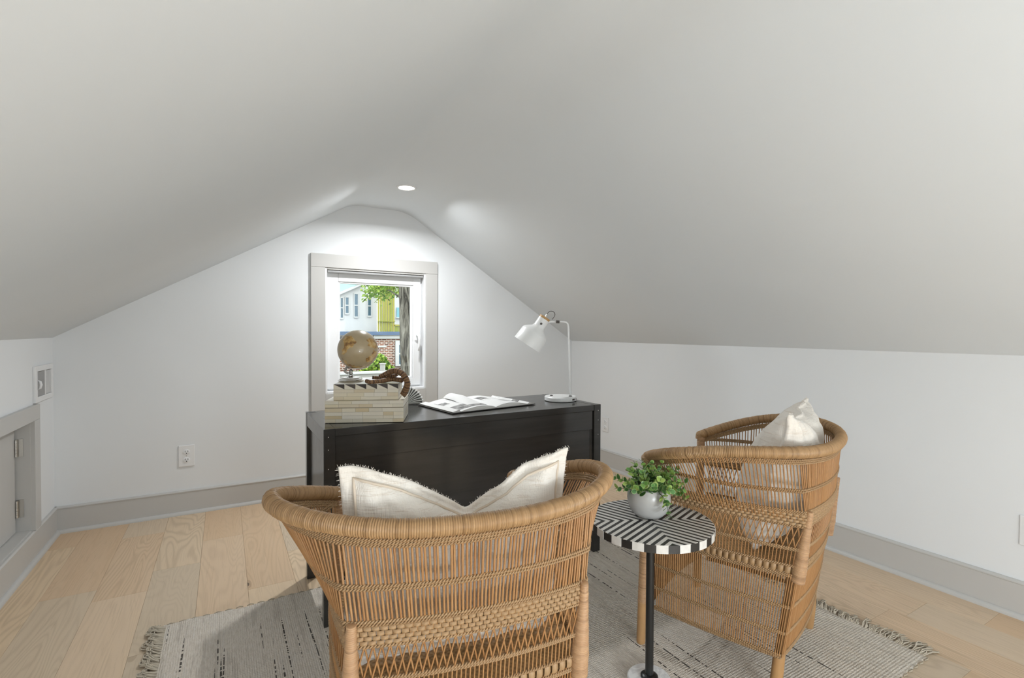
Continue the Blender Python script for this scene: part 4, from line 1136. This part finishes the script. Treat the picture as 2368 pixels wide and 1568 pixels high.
# low brick building
bb=tag(empty('brick_building',(4,12,-3)),'low red brick building with white window seen through the glass','building'); iv=Matrix.Translation(-bb.location)
zt_=ony((930,783),12).z
box('wall',(-2,12,-3,10,13.1,zt_),M_BRICK,bb,0,iv)
box('fascia',(3.1,11.93,zt_-.0,10,12.0,zt_+.085),M_FASC,bb,.004,iv)
box('flashing',(-2.1,11.88,zt_+.085,10.1,13.12,zt_+.17),M_FLASH,bb,.004,iv)
a=ony((914,788),11.97); b=ony((944,846),11.97)
w=empty('window',(0,0,0),parent=bb)
m=MB(); fw=.085
for q in ((a.x,b.z,a.x+fw,a.z),(b.x-fw,b.z,b.x,a.z),(a.x+fw,b.z,b.x-fw,b.z+fw*.6),(a.x+fw,a.z-fw*1.2,b.x-fw,a.z),(a.x+fw,(a.z+b.z)/2-.02,b.x-fw,(a.z+b.z)/2+.01)): m.box(q[0],11.93,q[1],q[2],12.0,q[3],M=iv)
m.build('window_frame',M_FASC,w); box('pane',(a.x+fw,11.98,b.z,b.x-fw,12.005,a.z),M_PANE,w,0,iv)
p=ony((882,801),11.98); box('wall_plate',(p.x-.09,11.97,p.z-.02,p.x+.11,12.0,p.z+.02),M_FASC,bb,0,iv)
# white house behind
hs=tag(empty('white_house',(2.5,13.2,-3)),'white sided house with narrow tall windows and a teal roof outside','building'); iv=Matrix.Translation(-hs.location)
HY=13.2
xr=ony((872,700),HY).x
e0=ony((770,688),HY); e1=ony((835,660),HY)
m=MB(); sl=(e1.z-e0.z)/(e1.x-e0.x)
xl=-6.0
top_l=max(e0.z+sl*(xl-e0.x),zt_+.2); xm=e0.x+(top_l-e0.z)/sl
poly=[(xl,-3),(xr,-3),(xr,e1.z+sl*(xr-e1.x)+.3),(e1.x,e1.z),(xm,top_l),(xl,top_l)]
m.prism(poly,0,1.2,M=iv@Matrix.Translation((0,HY+1.2,0))@Matrix.Rotation(PI/2,4,'X')); m.build('wall',M_SIDING,hs)
# teal roof slab following the sloping eave
m=MB(); mm=iv
def slab(p,q,th,y0,y1): 
    return [(p[0],y0,p[1]),(q[0],y0,q[1]),(q[0],y1,q[1]),(p[0],y1,p[1]),(p[0],y0,p[1]+th),(q[0],y0,q[1]+th),(q[0],y1,q[1]+th),(p[0],y1,p[1]+th)]
FS=[(0,3,2,1),(4,5,6,7),(0,1,5,4),(1,2,6,5),(2,3,7,6),(3,0,4,7)]
m.add([iv@Vector(v) for v in slab((xm,top_l),(e1.x,e1.z),.05,HY-.12,HY+.1)],FS); m.build('eave_board',M_FASC,hs)
m=MB(); m.add([iv@Vector(v) for v in slab((xm-.5,top_l-.5*sl+.05),(e1.x-.02,e1.z+.05),.9,HY-.05,HY+1.0)],FS); m.build('roof',M_TEAL,hs)
for (x0,y0,x1,y1) in ((787.5,689,792.5,735),(799,688,805.5,724),(819.5,680,827,732),(850.5,685,857.5,730)):
    a=ony((x0,y0),HY); b=ony((x1,y1),HY); f=.018; w=empty('window',(0,0,0),parent=hs)
    m=MB()
    for q in ((a.x-f,b.z-f*2,a.x,a.z+f),(b.x,b.z-f*2,b.x+f,a.z+f),(a.x,b.z-f*2.2,b.x,b.z),(a.x,a.z,b.x,a.z+f*1.5),(a.x,(a.z+b.z)/2-.012,b.x,(a.z+b.z)/2+.012)): m.box(q[0],HY-.03,q[1],q[2],HY+.01,q[3],M=iv)
    m.build('window_frame',M_FASC,w); box('pane',(a.x,HY-.012,b.z,b.x,HY-.004,a.z),M_PANE,w,0,iv)
# mossy board screen: single boards and rails
sc_=tag(empty('board_screen',(ony((892,760),12.7).x,12.7,zt_+.17)),'tall screen of yellow green weathered boards on the low roof','fence'); iv=Matrix.Translation(-sc_.location)
x0=ony((873,700),12.7).x; x1=ony((913,700),12.7).x; nb=7
for k in range(nb):
    w_=(x1-x0)/nb; box('board',(x0+k*w_+.006,12.7,zt_+.17,x0+(k+1)*w_-.006,12.725+.008*(k%2),3.3),M_BOARD,sc_,.003,iv)
zr=ony((890,743),12.7).z; box('rail',(x0,12.66,zr-.012,x1,12.7,zr+.012),M_BOARD,sc_,.002,iv)
x2=ony((932,700),12.7).x
for k in range(5):
    w_=(x2+.25-x1)/5; box('board',(x1+k*w_+.006,12.70,zt_+.17,x1+(k+1)*w_-.006,12.725,ony((920,752),12.7).z),M_BOARD,sc_,.003,iv)
box('rail',(x1,12.67,ony((920,754),12.7).z,x2+.3,12.74,ony((920,750.5),12.7).z),M_BOARD,sc_,.002,iv)
# white outbuilding past the screen
ob=tag(empty('white_shed',(x1+.8,13.2,-3)),'white walled outbuilding with a pale blue window beside the tree trunk','building'); iv=Matrix.Translation(-ob.location)
box('wall',(x1+.12,13.2,-3,x1+3.0,14.4,3.2),M_SIDING,ob,0,iv)
a=ony((917,711),13.18); b=ony((931,734),13.18); w=empty('window',(0,0,0),parent=ob); box('pane',(a.x,13.175,b.z,b.x+.3,13.185,a.z),M_PANE2,w,0,iv); box('window_sill',(a.x-.02,13.15,b.z-.03,b.x+.32,13.2,b.z),M_FASC,w,.002,iv)
# tree trunk and foliage
def bark():
    m=mat('bark',(.2,.18,.14),.9,.1); t=NT(m); o=t.obj(); n=t.noise(t.mapping(o,(16,16,2.2)),1.0,5,.7,1.2)
    t.color(t.ramp(n,[(.40,(.02,.018,.014)),(.52,(.13,.12,.095)),(.68,(.30,.285,.235))])); t.bump(n,1.0,.03); return m
tc=ony((938,700),8.0); tr=tag(empty('garden_tree',(tc.x,8,-3)),'thick grey barked tree trunk with leaves just outside the window','tree'); iv=Matrix.Translation(-tr.location)
m=MB(); rg=random.Random(4); vs_=[];fs_=[]; n_=28; hs_=[-3+.25*k for k in range(32)]
for z in hs_:
    cxx=tc.x+.045-.028*(z-1.2); r0=.135+.025*abs(z-.9)*.3
    for k in range(n_):
        a=2*PI*k/n_; r_=r0*(1+.05*math.sin(5*a+z*1.5)+.04*math.sin(11*a-z*2.3)+rg.uniform(-.02,.02)); vs_.append(iv@Vector((cxx+r_*math.cos(a),8+r_*math.sin(a),z)))
for i in range(len(hs_)-1):
    for k in range(n_): fs_.append((i*n_+k,i*n_+(k+1)%n_,(i+1)*n_+(k+1)%n_,(i+1)*n_+k))
m.add(vs_,fs_); m.build('trunk',bark(),tr,smooth=True)
def leafy(name): 
    m=mat(name,(.2,.35,.05),.6,.2); t=NT(m); g=t.n('ShaderNodeNewGeometry').outputs['Position']; n=t.noise(g,14,2)
    t.color(t.ramp(n,[(.3,(.03,.085,.012)),(.5,(.13,.24,.025)),(.7,(.40,.46,.07))])); return m
M_FOL=leafy('outdoor_leaf')
def leaves(m,fn,n,size,rg):
    for _ in range(n):
        p=fn(); d=Vector((rg.uniform(-1,1),rg.uniform(-1,1),rg.uniform(-.6,.8))).normalized(); u=d.orthogonal().normalized()*size*rg.uniform(.6,1.3); w_=d.cross(u)*.55
        m.add([p-u,p+w_+d*size*.1,p+u,p-w_+d*size*.1],[(0,1,2,3)])
m=MB()
def crown():
    x=rg.gauss(892,20); y=rg.gauss(664,12)
    if rg.random()<.25: x,y=rg.gauss(868,14),rg.gauss(672,12)
    return iv@ony((x,y),rg.uniform(8.3,9.6))
leaves(m,crown,900,.035,rg)
def crown2(): return iv@Vector((tc.x+rg.gauss(0,1.6),8.6+rg.gauss(0,.8),3.2+abs(rg.gauss(0,.8))))
leaves(m,crown2,1500,.06,rg)
o=m.build('foliage',M_FOL,tr); o['kind']='stuff'
for (pa,pb) in (((930,670),(885,640)),((928,690),(878,668))):
    m=MB(); A=ony(pa,8.2); B=ony(pb,8.9); m.tube([iv@A,iv@(A.lerp(B,.5)+Vector((0,0,.05))),iv@B],[.02,.013,.006],6); m.build('branch',bark(),tr,smooth=True)
sb=tag(empty('garden_shrub',(ony((885,840),11.2).x,11.2,-3)),'bright yellow green shrub growing against the brick wall outside','shrub'); iv=Matrix.Translation(-sb.location)
m=MB()
def shr():
    x=rg.gauss(880,24); top=858-38*math.exp(-((x-880)/22)**2); y=rg.uniform(top,872); return iv@ony((x,y),rg.uniform(10.9,11.6))
leaves(m,shr,2600,.05,rg); o=m.build('foliage',M_FOL,sb); o['kind']='stuff'
m=MB()
for k in range(5): m.tube([Vector((-.3+.15*k,0,0)),Vector((-.35+.2*k,.05,3.0))],[.03,.008],6)
m.build('stem',bark(),sb)
gw=tag(empty('garden_wall',(3,10.4,-3)),'grey garden wall with a capped post below the shrub outside','wall'); iv=Matrix.Translation(-gw.location)
zg=ony((850,861),10.4).z; M_STONE=mat('grey_stone',(.30,.29,.26),.9)
box('wall_body',(-2,10.4,-3,9,10.55,zg-.03),M_STONE,gw,.004,iv); box('coping',(-2,10.36,zg-.03,9,10.6,zg+.01),M_FASC,gw,.004,iv)
p=ony((887,850),10.38); m=MB(); m.lathe([(.055,0),(.055,.14),(.07,.145),(.07,.165)],16,M=iv@Matrix.Translation((p.x,10.45,zg+.01))); m.build('post',M_STONE,gw,smooth=True,angle=40)
